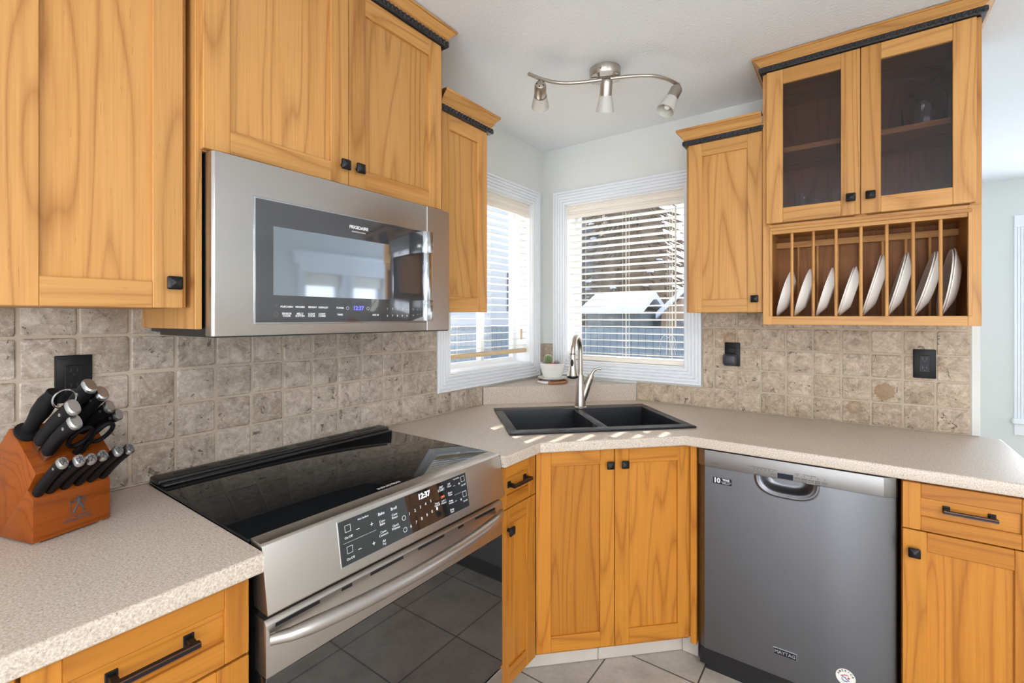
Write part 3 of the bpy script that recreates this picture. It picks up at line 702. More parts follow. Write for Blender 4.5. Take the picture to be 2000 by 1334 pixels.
# ------------------------------------------------------------------ cactus on the ledge
cx, cy = uv(-.02, .312); z0 = 1.004
m = MB(); n = 24
for ring_, r in enumerate((.030, .055, .080)):
    for i in range(n):
        a0, a1 = 2*pi*i/n, 2*pi*(i+1.0)/n; mi = 1 if (i in (8, 9, 10, 15, 16, 17, 18)) else 0
        m.tube([(cx+r*cos(a0+(a1-a0)*q/3), cy+r*sin(a0+(a1-a0)*q/3), z0+.0075) for q in range(4)], .0075 if r > .07 else .0065, 8, mi)
m.lathe([(.001, z0+.002), (.082, z0+.002), (.082, z0+.010), (.001, z0+.010)], 32, 0, Matrix.Translation((cx, cy, 0)))
solo('trivet', m, [CORK, TRW], 'round brown and white woven trivet under the cactus saucer', 'trivet', 'W', (cx, cy, z0))
zs = z0+.0155; T0 = Matrix.Translation((cx, cy, zs))
c = thing('potted_cactus', 'small round cactus in a white ribbed cup with saucer on the corner ledge', 'plant', 'W', (cx, cy, zs))
m = MB(); m.lathe([(.001, 0), (.045, 0), (.066, .006), (.080, .014), (.081, .017), (.066, .0105), (.045, .006), (.001, .006)], 48, 0, T0); part('saucer', m, CERAM, c)
prof = [(.001, .007), (.042, .007)]; 
for i in range(13):
    f = i/12; r = .043+(.071-.043)*f**.62; prof += [(r+.0004, .010+.075*f), (r-.0001, .013+.075*f)]
prof += [(.0735, .094), (.069, .095), (.066, .085), (.04, .08), (.001, .08)]
m = MB(); m.lathe(prof, 48, 0, T0)
hd = Vector((.809, .588, 0)); cc = Vector((cx, cy, zs)); m.tube([cc+hd*.066+Vector((0, 0, .078)), cc+hd*.085+Vector((0, 0, .083)), cc+hd*.098+Vector((0, 0, .072)), cc+hd*.098+Vector((0, 0, .052)), cc+hd*.083+Vector((0, 0, .038)), cc+hd*.058+Vector((0, 0, .036))], .0045, 10)
cup = part('cup', m, CERAM, c)
m = MB(); random.seed(5)
for i in range(60):
    a, r = random.uniform(0, 2*pi), .060*sqrt(random.random()); m.ball((cx+r*cos(a), cy+r*sin(a), zs+.086+random.uniform(0, .004)), random.uniform(.005, .010), 0 if i % 3 else 1, 1, (1, 1.2, .75))
m.ball((cx+.030, cy-.003, zs+.099), .014, 0, 2, (1.3, .9, .75)); m.ball((cx-.03, cy-.035, zs+.093), .012, 0, 2, (1.3, .9, .7))
part('pebbles', m, [PEB, PEBW], c)
m = MB(); kx, ky = cx-.018, cy-.012
nr = 14; R0 = .0225
t = bmesh.new(); rows = []
for j in range(13):
    th = pi*.5*(j/12.0)*1.7-pi*.35; zz = .028*(1+sin(th)); rr = R0*max(.05, cos(th))
    rows.append([t.verts.new((kx+rr*(1+.09*cos(nr*2*pi*i/56))*cos(2*pi*i/56), ky+rr*(1+.09*cos(nr*2*pi*i/56))*sin(2*pi*i/56), zs+.084+zz)) for i in range(56)])
for a, b in zip(rows, rows[1:]):
    for i in range(56): t.faces.new((a[i], a[(i+1) % 56], b[(i+1) % 56], b[i]))
t.faces.new(rows[-1]); bmesh.ops.recalc_face_normals(t, faces=t.faces); m._add(t, 0); cac = part('cactus', m, GREEN, c)
m = MB()
for j in range(2, 12, 1):
    th = pi*.5*(j/12.0)*1.7-pi*.35; zz = .028*(1+sin(th)); rr = R0*max(.05, cos(th))*1.09
    for i in range(nr):
        a = 2*pi*(i+.5*(j % 2))/nr; p = Vector((kx+rr*cos(a), ky+rr*sin(a), zs+.084+zz)); m.ball(p, .0019, 0, 1); m.cyl(p, p+Vector((cos(a), sin(a), .3))*.004, .0004, .0002, 4)
part('spines', m, SPINE, cac)
m = MB()
for q, (dx, dy) in enumerate(((.012, -.035), (.024, -.030), (.003, -.038), (.017, -.028), (.030, -.034))):
    for i in range(7): a = 2*pi*i/7; m.ball((cx+dx+.007*cos(a), cy+dy+.007*sin(a), zs+.093), .0055, 0, 1, (1, 1, .5))
part('red_flowers', m, REDF, c)

# ------------------------------------------------------------------ range
c = thing('range', 'stainless slide-in range with black glass cooktop and oven door', 'stove', 'L', (-1.655, 0, 0))
S0, S1 = -2.036, -1.274
m = MB(); m.box(S0+.008, S1-.008, -.600, -.03, .02, .905); part('body', m, BLK, c)
m = MB(); m.box(S0-.004, S1+.004, -.586, -.022, .9125, .920, 0, .002, 2); ck = part('cooktop', m, DKGLASS, c)
m = MB(); m.text('INDUCTION', .013, Matrix.Translation((-1.675, -.570, .9202)), 0, bold=.0003)
part('cooktop_lettering', m, [SILV], ck)
m = MB(); m.box(S0-.002, S1+.002, -.080, -.018, .919, .934, 0, .006, 3); m.box(S0+.004, S1-.004, -.105, -.082, .919, .925, 0, .003, 2)
for i in range(6):
    a = S0+.045+i*.118; m.box(a, a+.085, -.058, -.050, .9335, .9352, 0, .0007); m.box(a, a+.085, -.0475, -.0435, .9335, .9352, 1)
part('rear_vent_trim', m, [BLK, BLKM], c)
m = MB()
Pt, Pb = Vector((0, -.632, .9175)), Vector((0, -.656, .789))
m.prism([(-.586, .9215), (-.626, .9205), (-.632, .9165), (-.656, .791), (-.654, .788), (-.600, .790), (-.586, .905)], S0, S1, 'x', 0, .0012); cp = part('control_panel', m, [STEELH], c)
ax = (Pb-Pt).normalized(); nrm = Vector((0, ax.z, -ax.y)); 
if nrm.y > 0: nrm = -nrm
def onp(s, t, lift=.0): return Pt+ax*t+Vector((s, 0, 0))+nrm*lift
def panM(s, t, lift): 
    return Matrix.Translation(onp(s, t, lift)) @ Matrix(((1, 0, 0, 0), (0, -ax.y, nrm.y, 0), (0, -ax.z, nrm.z, 0), (0, 0, 0, 1)))
m = MB(); Lp = .1305; DX0, DX1, DT0, DT1 = -1.872, -1.446, .012, .108
M = panM((DX0+DX1)/2, (DT0+DT1)/2, .0)
m.box(-(DX1-DX0)/2-.002, (DX1-DX0)/2+.002, -(DT1-DT0)/2-.002, (DT1-DT0)/2+.002, -.002, .0006, 1, .0004, 1, M)
m.box(-(DX1-DX0)/2, (DX1-DX0)/2, -(DT1-DT0)/2, (DT1-DT0)/2, -.001, .0012, 0, .0004, 1, M); dp = part('display_panel', m, [PANGL, STEELH], cp)
m = MB(); wd, ht = DX1-DX0, DT1-DT0
def tx(s, u, v, size, mi=0, b=.0): m.text(s, size*.94, panM(DX0+u*wd, DT0+v*ht, .0016), mi, bold=b)
for s, u, v, z in (('Hot Surface', .155, .10, .0065), ('Bake', .275, .18, .0105), ('Broll', .365, .18, .0105), ('Conv\nBake', .275, .40, .0085), ('Conv\nRoast', .365, .37, .0085), ('Conv\nConvert', .275, .66, .0085), ('Quick\nPreheat', .365, .64, .0085), ('Air\nFry', .275, .88, .0085),
                   ('1', .475, .48, .0115), ('2', .52, .46, .0115), ('3', .565, .43, .0115), ('4', .61, .41, .0115), ('5', .655, .39, .0115), ('6', .475, .80, .0115), ('7', .52, .77, .0115), ('8', .565, .74, .0115), ('9', .61, .71, .0115), ('0', .655, .68, .0115),
                   ('OK/\nSTART', .755, .18, .0095), ('Self\nClean', .83, .17, .0075), ('Steam\nClean', .83, .42, .0075), ('Keep\nWarm', .83, .65, .0075), ('Delay\nStart', .83, .90, .0075), ('Timer\nOn/Off', .705, .55, .0075), ('Add 1\nMinute', .765, .56, .0075), ('Hot Surface', .905, .07, .0055),
                   ('On·Off', .055, .40, .0075), ('On·Off', .055, .88, .0075), ('On·Off', .965, .33, .0065), ('On·Off', .965, .80, .0065), ('+', .205, .34, .018), ('+', .205, .80, .018), ('–', .115, .30, .018), ('–', .115, .76, .018), ('+', .925, .25, .016), ('+', .925, .72, .016), ('–', .875, .24, .016), ('–', .875, .68, .016)):
    tx(s, u, v, z)
tx('OFF', .76, .42, .0095, 1)
mm = MB(); mm.text('12:37', .0195, panM(DX0+.605*wd, DT0+.165*ht, .0016), 0, bold=.0005); part('clock_digits', mm, LEDW, dp)
def outline(u, v, w, h):
    M = panM(DX0+u*wd, DT0+v*ht, .0014); e = .0007
    for a in ((-w, w, h-e, h), (-w, w, -h, -h+e), (-w, -w+e, -h, h), (w-e, w, -h, h)): m.box(*a, 0, .0003, 0, 0, 1, M)
for u, v in ((.055, .20), (.055, .68), (.965, .15), (.965, .60)): outline(u, v, .0075, .0075)
for v in (.51,):
    for u0, u1 in ((.02, .23), (.87, .985)): m.box(-(u1-u0)/2*wd, (u1-u0)/2*wd, -.0002, .0002, 0, .0003, 0, 0, 1, panM(DX0+(u0+u1)/2*wd, DT0+v*ht, .0014))
for u, v in ((.43, .52), (.43, .82)):
    for q in range(16):
        a = 2*pi*q/16; m.box(-.0009, .0009, -.0006, .0006, 0, .0003, 0, 0, 1, panM(DX0+u*wd+.0055*cos(a), DT0+v*ht+.0055*sin(a), .0014))
m.ball((0, 0, 0), .004, 0, 1, (1, 1.3, .08), panM(DX0+.70*wd, DT0+.66*ht, .0014))
part('panel_lettering', m, [WHITE, LEDR], dp)
m = MB(); DF = .645
m.prism([(-.60, .773), (-DF+.008, .773), (-DF, .765), (-DF, .662), (-.60, .662)], S0+.002, S1-.002, 'x', 0, .001)
m.box(S0+.002, S1-.002, -.60-.001, -.58, .235, .773, 2)
for a, b in ((.02, .115), (.168, .195), (.245, .345), (.395, .492), (.548, .572), (.625, .72)): m.box(S0+a, S0+b, -DF-.0006, -DF+.004, .7555, .7625, 2)
od = part('oven_door', m, [STEELH, OVENGL, BLK], c)
m = MB(); m.box(S0+.002, S1-.002, -DF, -.601, .236, .6615, 0, .0012); part('oven_window', m, OVENGL, od)
m = MB(); hp_ = []; hz = .744
for i in range(25):
    f = i/24; x = S0+.004+f*(S1-S0-.028); e = sin(pi*f)**.55
    hp_.append((x, -(DF+.012+.052*e), hz))
m.tube(hp_, 0, 20, 0, [.0155*(.62+.38*min(1, sin(pi*(i+.4)/24.8)*3)) for i in range(25)], 1.0)
part('handle', m, [STEELH], od)
m = MB(); m.box(S0+.002, S1-.002, -DF, -.58, .075, .228, 0, .002); part('storage_drawer', m, STEELH, c)
m = MB(); m.box(S0+.02, S1-.02, -.55, -.50, 0, .075); part('toe_plate', m, BLK, c)

# ------------------------------------------------------------------ microwave
c = thing('microwave', 'stainless over-the-range microwave hung above the cooktop', 'microwave', 'L', (-1.655, 0, 1.322))
F = .408
m = MB(); m.box(S0+.004, S1-.004, -.372, -.013, 1.328, 1.744, 0); m.box(S0+.010, S1-.004, -.404, -.06, 1.319, 1.328, 0); part('case', m, BLK, c)
m = MB(); e = .004
def rim(x0, x1, z0, z1, y0, y1, mi): m.box(x0, x1, y0, y1, z0, z1, mi, .0035, 3)
m.prism([(S0, -.372), (S0, -F+.006), (S0+.005, -F), (-1.3845, -F), (-1.3845, -.372)], 1.322, 1.740, 'z', 0, .0012)
md = part('door', m, [STEELU], c)
m = MB(); m.box(-1.3825, S1-.001, -F, -.372, 1.322, 1.740, 0, .0012); part('hinge_panel', m, [STEELU], c)
G0, G1, GZ0, GZ1 = -1.943, -1.386, 1.353, 1.652
m = MB(); m.box(G0-.004, G1, -F-.0022, -F+.001, GZ0-.004, GZ1+.004, 1, .002, 2); m.box(G0, G1, -F-.003, -F+.001, GZ0, GZ1, 0, .0015, 2); mg = part('door_glass', m, [MWGL, CHROME], md)
m = MB(); m.box(-1.901, -1.540, -F-.0033, -F-.001, 1.4205, 1.590); part('screen', m, MWWIN, mg)
m = MB(); T = lambda s, x, z, size, mi=0, b=.0001: m.text(s, size, stand(x, -F-.0033, z), mi, bold=b)
T('FRIGIDAIRE', -1.6535, 1.6235, .0125, 0, .00035); T('P R O F E S S I O N A L', -1.6535, 1.611, .0047)
for s, x, z in (('POPCORN', -1.867, 1.392), ('VEGGIES', -1.832, 1.392), ('REHEAT', -1.797, 1.392), ('DEFROST', -1.766, 1.392), ('SENSOR\nCOOK', -1.867, 1.372), ('MELT/\nSOFTEN', -1.832, 1.372), ('CONV\nCOOK', -1.800, 1.372), ('CONV\nCOMBI', -1.770, 1.372), ('POWER', -1.715, 1.392), ('TIMER', -1.715, 1.373), ('ADD 30', -1.595, 1.373)): T(s, x, z, .0068, 0, .00015)
for i, ch in enumerate('12345'): T(ch, -1.551+.0195*i, 1.392, .0082)
for i, ch in enumerate('67890'): T(ch, -1.551+.0195*i, 1.371, .0082)
mm = MB(); mm.text('12:37', .0165, stand(-1.655, -F-.0033, 1.392), 0, bold=.0004); part('clock_digits', mm, LEDB, mg)
for x in (-1.691, -1.622):
    for q in range(14): a = 2*pi*q/14; m.box(-.0006, .0006, -.0005, .0005, 0, .0003, 0, 0, 1, stand(x+.0042*cos(a), -F-.0033, 1.392+.0042*sin(a)))
for q in range(6): a = 2*pi*q/6; m.box(-.0006, .0006, -.002, .002, 0, .0003, 2, 0, 1, stand(-1.894+.005*cos(a), -F-.0033, 1.373+.005*sin(a)) @ Matrix.Rotation(a, 4, 'Z'))
for q in range(3): m.box(-.004+q*.001, .004-q*.001, -.0004, .0004, 0, .0003, 2, 0, 1, stand(-1.894, -F-.0033, 1.396-q*.002))
part('glass_lettering', m, [WHITE, LEDB, GREYP], mg)
m = MB(); HS0, HS1 = -1.463, -1.430
for z0, z1 in ((1.355, 1.420), (1.570, 1.637)): m.prism([(HS0, -F-.002), (HS0, -F-.066), (HS0+.006, -F-.078), (HS1-.002, -F-.080), (HS1, -F-.076), (HS1, -F-.002)], z0, z1, 'z', 0, .0008)
m.prism([(HS0+.003, -F-.058), (HS0+.003, -F-.066), (HS0+.008, -F-.076), (HS1-.003, -F-.077), (HS1-.003, -F-.058)], 1.418, 1.572, 'z', 0, .0006)
part('handle', m, [CHROME], md)

# ------------------------------------------------------------------ dishwasher
c = thing('dishwasher', 'stainless dishwasher under the worktop right of the sink', 'dishwasher', 'R', (1.38, 0, 0))
DX0_, DX1_, DY = 1.083, 1.680, .626
m = MB(); m.box(DX0_+.003, DX1_-.003, -.585, -.03, .03, .868); m.box(DX0_+.02, DX1_-.02, -.565, -.5, 0, .11); part('tub', m, BLK, c)
prf = [(DX0_, -.585), (DX0_, -DY+.028), (DX0_+.004, -DY+.018), (DX0_+.030, -DY), (DX1_-.036, -DY), (DX1_-.005, -DY+.018), (DX1_-.001, -DY+.028), (DX1_-.001, -.585)]
# door panel with a scooped pocket handle at its top edge
t = bmesh.new(); HX0, HX1, HZ0 = 1.298, 1.462, .748
xsq = [DX0_, DX0_+.004, DX0_+.030]+[1.278+.00206*i for i in range(100)]+[DX1_-.036, DX1_-.005, DX1_-.001]
zsq = [.118]+[.40, .60, .70]+[.728+.00225*i for i in range(34)]+[.8045]
def ydoor(x, z):
    y = -DY
    if x < DX0_+.003: y += .028
    elif x < DX0_+.02: y += .018
    elif x > DX1_-.003: y += .028
    elif x > DX1_-.02: y += .018
    u = (x-1.380)/.082; v = max(0, (.806-z))/.052
    d = (abs(u)**3+abs(v)**2.4)
    if d < 1:
        q = min(1, (1-d)/.8); y += .028*q*q*(3-2*q)
    elif d < 1.8: y -= .0035*math.sin(pi*(d-1)/.8)**2
    return y
g = [[t.verts.new((x, ydoor(x, z), z)) for x in xsq] for z in zsq]
for a, b in zip(g, g[1:]):
    for i in range(len(xsq)-1): t.faces.new((a[i], a[i+1], b[i+1], b[i]))
bmesh.ops.recalc_face_normals(t, faces=t.faces)
m = MB(); m._add(t, 0)
for f in m.bm.faces:
    if f.normal.y > 0: f.normal_flip()
m.box(DX0_+.002, DX1_-.003, -.597, -.586, .118, .80, 0)
m.prism([(DX0_, -.586), (DX0_, -DY+.028), (DX0_+.0012, -DY+.028), (DX0_+.0012, -.586)], .118, .804, 'z', 0); m.prism([(DX1_-.001, -.586), (DX1_-.001, -DY+.028), (DX1_-.0022, -DY+.028), (DX1_-.0022, -.586)], .118, .804, 'z', 0)
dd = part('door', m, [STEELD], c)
m = MB(); pr2 = [(x, y-.003 if y < -.59 else y) for x, y in prf]; m.prism(pr2, .8055, .8675, 'z', 0, .0012); cp = part('control_panel', m, [STEELP], c)
yq = -DY-.0032
m = MB(); m.box(1.354, 1.401, yq-.0006, yq+.001, .8085, .8265, 0); part('display', m, NAVY, cp)
for x in (1.286, 1.340, 1.413, 1.433, 1.453, 1.472, 1.491): m = MB(); m.box(x-.0075, x+.0075, yq-.0008, yq+.001, .811, .8205, 0, .0005); part('button', m, GREYP, cp)
for x in (1.281, 1.292, 1.304, 1.316, 1.328, 1.340, 1.413, 1.433, 1.453, 1.472, 1.491): m = MB(); m.box(x-.0014, x+.0014, yq-.0006, yq+.001, .8265, .8295, 0); part('indicator_dot', m, DKP, cp)
m = MB()
for s_, x, z in (('PowerWash  Auto  Normal  Quick  Rinse', 1.306, .834), ('Wash', 1.286, .8065), ('Delay', 1.340, .8065), ('Steam', 1.413, .834), ('Hi-Temp  Sanitize', 1.448, .834), ('Rinse', 1.433, .8075), ('Cancel', 1.472, .8075), ('Start', 1.491, .8075)): m.text(s_, .0052, stand(x, yq-.0001, z), 0, bold=.0001)
m.text('JetClean', .0065, stand(1.150, yq-.0001, .8225), 0)
part('panel_lettering', m, [DKP], cp)
yd = -DY-.0001
m = MB(); m.box(1.1425, 1.2065, yd-.0007, yd+.001, .7475, .7705, 0); m.text('10', .024, stand(1.156, yd-.0008, .7592), 1, bold=.0012); m.text('YEAR', .0105, stand(1.1875, yd-.0008, .7645), 1, bold=.0004); m.text('LIMITED PARTS', .0048, stand(1.1875, yd-.0008, .7565), 1); m.text('WARRANTY', .0048, stand(1.1875, yd-.0008, .7518), 1)
part('warranty_sticker', m, [NAVY, SILV], dd, 'black ten year sticker with white print')
m = MB(); m.box(1.3400, 1.4130, yd-.0035, yd+.001, .1945, .2185, 1, .001); m.box(1.3425, 1.4105, yd-.0042, yd, .1965, .2155, 0); m.text('MAYTAG', .0155, stand(1.3765, yd-.0043, .206), 1, bold=.0006)
part('name_badge', m, [NAVY, CHROME], dd, 'navy badge with silver capitals')
m = MB(); ac = Vector((1.547, yd, .2005)); m.lathe([(.001, 0), (.0265, 0), (.0265, .0007), (.001, .0007)], 40, 0, Matrix.Translation(ac) @ RX)
for i, ch in enumerate('AMERICA'):
    a = RAD(160-i*23); m.text(ch, .0085, Matrix.Translation(ac+Vector((.0205*cos(a), -.0009, .0205*sin(a)))) @ RX @ Matrix.Rotation(a-pi/2, 4, 'Z'), 1, bold=.0003)
q = lambda x, z: ac+Vector((x, -.0013, z))
m.tube([q(-.011, .003), q(-.004, .007), q(.003, .0085), q(.009, .006)], 0, 8, 2, [.0012, .0026, .0026, .001], .3); m.ball(q(.008, .0), .0036, 2, 1, (1, .15, 1))
m.tube([q(-.013, .0035), q(-.002, -.001), q(.011, -.009)], 0, 8, 3, [.0016, .0022, .0016], .3); m.tube([q(-.009, -.001), q(-.010, -.007), q(-.004, -.012), q(.004, -.0115), q(.008, -.006)], 0, 8, 3, [.0016, .0022, .0024, .0022, .001], .3)
part('round_sticker', m, [mat('white_sticker', (.75, .74, .70), .5), DKP, mat('sticker_red', (.55, .03, .03), .5), mat('sticker_blue', (.03, .05, .30), .5)], dd, 'round white sticker with red and blue emblem')

# ------------------------------------------------------------------ outlets
def outlet(fr, x, z, label, y=-.0125):
    c = thing('wall_outlet', label, 'outlet', fr, (x, y, z-.0575), 'black wall outlets')
    m = MB(); m.box(x-.0345, x+.0345, y-.006, y+.003, z-.0575, z+.0575, 0, .0025, 2); part('cover_plate', m, BLKM, c)
    m = MB(); m.box(x-.0165, x+.0165, y-.0085, y-.005, z-.0335, z+.0335, 0, .001)
    for dz in (-.018, .018):
        for dx in (-.006, .006): m.box(x+dx-.0012, x+dx+.0012, y-.0088, y-.0083, z+dz-.001, z+dz+.008, 1)
        m.cyl((x, y-.0083, z+dz-.008), (x, y-.0088, z+dz-.008), .0022, None, 10, 1)
    m.box(x-.006, x+.006, y-.0092, y-.008, z-.003, z+.003, 0, .0005)
    part('receptacle', m, [BLKM, BLK], c)
    return c
outlet('L', -2.190, 1.215, 'black duplex outlet on the tile behind the knife block')
outlet('R', 1.0925, 1.188, 'black duplex outlet with a device plugged in, right of the window')
outlet('R', 1.797, 1.182, 'black duplex outlet near the end of the tiled wall, nothing plugged in')
m = MB(); m.box(1.055, 1.118, -.062, -.0215, 1.134, 1.193, 0, .016, 4); solo('plug_in_device', m, mat('slate_plastic', (.032, .036, .044), .42), 'dark grey rounded device plugged into the outlet by the window', 'plug', 'R', (1.0865, -.04, 1.134))

# ------------------------------------------------------------------ blinds
def blind(fr, x0, x1, ztop, zbot, nsl, label, cords, wand, tilt, vx=None):
    c = thing('window_blind', label, 'blind', fr, ((x0+x1)/2, .04, zbot))
    m = MB(); m.prism([(.004, ztop), (.000, ztop-.008), (.007, ztop-.011), (.005, ztop-.017), (.010, ztop-.020), (.009, ztop-.036), (.003, ztop-.042), (.007, ztop-.046), (.001, ztop-.056), (.003, ztop-.075), (.016, ztop-.075), (.020, ztop)], x0-.004, x1+.004, 'x', 0); m.box(x0, x1, .02, .065, ztop-.045, ztop); part('valance', m, CREAM, c)
    m = MB(); zs0 = ztop-.095; pit = (zs0-zbot-.03)/nsl
    for i in range(nsl+1):
        z = zs0-i*pit; M = Matrix.Translation(((x0+x1)/2, .046, z)) @ Matrix.Rotation(tilt, 4, 'X')
        pr = [(-.0235, -.0006), (-.012, .0012), (0, .0018), (.012, .0012), (.0235, -.0006), (.0235, .0014), (.012, .0034), (0, .004), (-.012, .0034), (-.0235, .0014)]
        m.prism(pr, -(x1-x0)/2, (x1-x0)/2, 'x', 0, 0, M)
    part('slats', m, BLIND, c)
    m = MB(); m.box(x0, x1, .022, .070, zbot-.012, zbot+.010, 0, .004, 2); part('bottom_rail', m, TANW if fr == 'L' else CREAM, c)
    m = MB()
    for x in cords:
        for y in (.0205, .0715): m.cyl((x, y, zbot), (x, y, ztop-.07), .0009, None, 6)
        for i in range(nsl+1): z = zs0-i*pit-.003; m.cyl((x, .0205, z), (x, .0715, z), .0006, None, 4)
    part('ladder_cords', m, CORD, c)
    if wand:
        m = MB(); m.cyl((wand, .012, ztop-.08), (wand, .012, ztop-.72), .0045, None, 8); m.cyl((wand, .012, ztop-.075), (wand, .012, ztop-.06), .002, None, 6); part('tilt_wand', m, CREAM, c)
    return c
b1 = blind('L', -.846, -.156, 2.040, 1.172, 19, 'white slatted blind raised a hand above the sill of the window by the microwave', (-.77, -.50, -.235), None, RAD(-1))
b2 = blind('R', .171, .856, 2.038, 1.128, 20, 'white slatted blind lowered to the sill of the window behind the faucet', (.257, .515, .532, .775), .812, RAD(-6))
m = MB()
for dx in (0, .016, .03):
    m.tube([(.768+dx, .008, 1.97), (.770+dx, .006, 1.6), (.768+dx, .006, 1.26), (.766+dx*1.6, .005, 1.17)], .0013, 6)
for s in (-1, 1): m.tube([(.775, .005, 1.26), (.775+s*.02, .004, 1.275), (.775+s*.038, .004, 1.25), (.775+s*.045, .004, 1.19)], .0012, 6)
part('pull_cords', m, CORD, b2)
m = MB(); m.tube([(-.235, .008, 1.96), (-.238, .006, 1.5), (-.235, .006, 1.30)], .0013, 6); m.box(-.243, -.229, .001, .010, 1.24, 1.30, 1, .002); part('pull_cords', m, [CORD, TANW], b1)

# ------------------------------------------------------------------ ceiling track light
CLX, CLY = .730, -.680
c = thing('track_light', 'brushed nickel ceiling light with a wavy bar and three frosted spots', 'light', 'W', (CLX, CLY, H))
m = MB(); m.lathe([(.064, H), (.064, H-.030), (.060, H-.036), (.001, H-.037)], 40, 0, Matrix.Translation((CLX, CLY, 0)))
m.box(-.058, .058, -.020, .020, -.048, -.036, 0, .005, 2, Matrix.Translation((CLX, CLY, H)) @ Matrix.Rotation(RAD(25), 4, 'Z')); m.cyl((CLX+.008, CLY-.06, H-.02), (CLX+.012, CLY-.07, H-.02), .005, .004, 12)
part('canopy', m, NICKEL, c)
zb = 2.335
path = [(.523, -.942), (.540, -.886), (.566, -.835), (.600, -.797), (.646, -.768), (.700, -.744), (.756, -.723), (.810, -.702), (.863, -.676), (.915, -.640), (.947, -.594), (.968, -.544), (.979, -.505)]
m = MB(); pp = []
for i in range(len(path)-1):
    p0, p1, p2, p3 = (Vector(path[max(0, min(len(path)-1, j))]) for j in (i-1, i, i+1, i+2))
    for q in range(4):
        t = q/4; pp.append(.5*((2*p1)+(p2-p0)*t+(2*p0-5*p1+4*p2-p3)*t*t+(3*p1-p0-3*p2+p3)*t**3))
pp.append(Vector(path[-1])); m.tube([(p.x, p.y, zb) for p in pp], .0075, 14)
for p in ((.725, -.735), (.785, -.712)): m.cyl((p[0], p[1], zb), (p[0]-.008, p[1]+.02, H-.04), .005, None, 10)
part('bar', m, NICKEL, c)
def spot(px, py, d, stem):
    d = Vector(d).normalized(); p = Vector((px, py, zb)); m = MB()
    pv = p+Vector((0, 0, -stem)); m.cyl(p, pv, .0045, None, 10)
    M = Matrix.Translation(pv-d*.012) @ d.to_track_quat('Z', 'Y').to_matrix().to_4x4()
    m.lathe([(.001, -.004), (.010, -.004), (.020, .002), (.0245, .012), (.0245, .070), (.022, .072), (.001, .072)], 32, 0, M)
    for i in range(5): a = 2*pi*i/5; m.cyl(M @ Vector((.014*cos(a), .014*sin(a), -.003)), M @ Vector((.014*cos(a), .014*sin(a), .003)), .0028, None, 8, 1)
    hd = part('lamp_head', m, [NICKEL, BLK], c)
    m = MB(); m.lathe([(.0265, .062), (.028, .074), (.033, .100), (.0375, .124), (.0355, .124), (.031, .100), (.026, .076), (.024, .062)], 36, 0, M); part('glass_shade', m, FROST, hd)
    m = MB(); m.lathe([(.008, .074), (.013, .085), (.015, .098), (.010, .108), (.001, .111)], 20, 0, M); part('bulb', m, mat('bulb_glass', (.9, .88, .8), .3), hd)
spot(.541, -.884, (-.51, .79, -.30), .030)
spot(.757, -.724, (-.246, .384, -.889), .012)
spot(.975, -.520, (-.28, -.42, -.86), .026)

LAMPG = mat('added_lamp_diffuser', (.9, .88, .84), .5, emit=(1, .96, .9), es=2.5)
c = thing('added_ceiling_lamp', 'added square ceiling lamp behind the camera, out of view', 'light', 'W', (2.9, -3.0, H))  # added fixture and glowing diffuser around the overhead fill light
m = MB(); m.box(2.72, 3.08, -3.18, -2.82, H-.03, H, 0, .006, 2); part('lamp_base', m, NICKEL, c)
m = MB(); m.box(2.73, 3.07, -3.17, -2.83, H-.058, H-.03, 0, .010, 3); part('diffuser', m, LAMPG, c)

# ------------------------------------------------------------------ plates in the rack
def plate(n, R, label, nest=0):
    """stands on edge in its slot, leaning right; the eating side faces left"""
    bx_, by_, tl = n; m = MB(); k = R
    stack = 2
    for q in range(stack):
        o = .0045*q
        m.lathe([(.001, o), (k*.55, o), (k*.62, o+.003), (k*.985, o+.0235), (k, o+.0250), (k*.995, o+.0275), (k*.96, o+.0265), (k*.60, o+.006), (.001, o+.006)], 56, 0) if q == 0 else None
    M = Matrix.Translation((bx_, by_, 1.3712)) @ Matrix.Rotation(tl, 4, 'Y') @ Matrix.Translation((0, 0, R)) @ Matrix.Rotation(-pi/2, 4, 'Y') @ Matrix.Translation((0, 0, -.0262))
    bmesh.ops.transform(m.bm, matrix=M, verts=m.bm.verts)
    zmin = min(v.co.z for v in m.bm.verts); bmesh.ops.translate(m.bm, vec=(0, 0, 1.3712-zmin), verts=m.bm.verts)
    if nest: bmesh.ops.translate(m.bm, vec=(-nest*cos(tl), 0, nest*sin(tl)*.2), verts=m.bm.verts)
    solo('plate', m, [PLATEM], label, 'plate', 'R', (bx_, by_, 1.3712), 'plates in the rack')
ordn = ['first', 'second', 'third', 'fourth']
for i, x in enumerate((1.310, 1.373, 1.447, 1.522)):
    plate((x, -.245, RAD(16)), .100, ('small white plate leaning in the leftmost rack slot', 'small white plate in the second rack slot from the left', 'small white plate in the third rack slot from the left', 'small white plate in the fourth slot, beside the larger plates')[i])
for i, (x, tl) in enumerate(((1.597, 15), (1.672, 14), (1.748, 15), (1.822, 8))):
    plate((x, -.215, RAD(tl)), .122, ('large white plate in the fifth slot, next to the small plates', 'large white plate in the sixth rack slot from the left', 'large white plate in the slot next to the rightmost', 'large white plate standing nearly upright in the rightmost rack slot')[i])

for i, x in enumerate((1.522,)): plate((x, -.245, RAD(16)), .0985, 'second small plate nested inside the one in the fourth rack slot', .0066)
for (x, tl), lb in zip(((1.597, 15), (1.672, 14), (1.748, 15), (1.822, 8)), ('fifth', 'sixth', 'seventh', 'rightmost')): plate((x, -.215, RAD(tl)), .1205, 'second large plate nested inside the one in the %s rack slot' % lb, .0066)

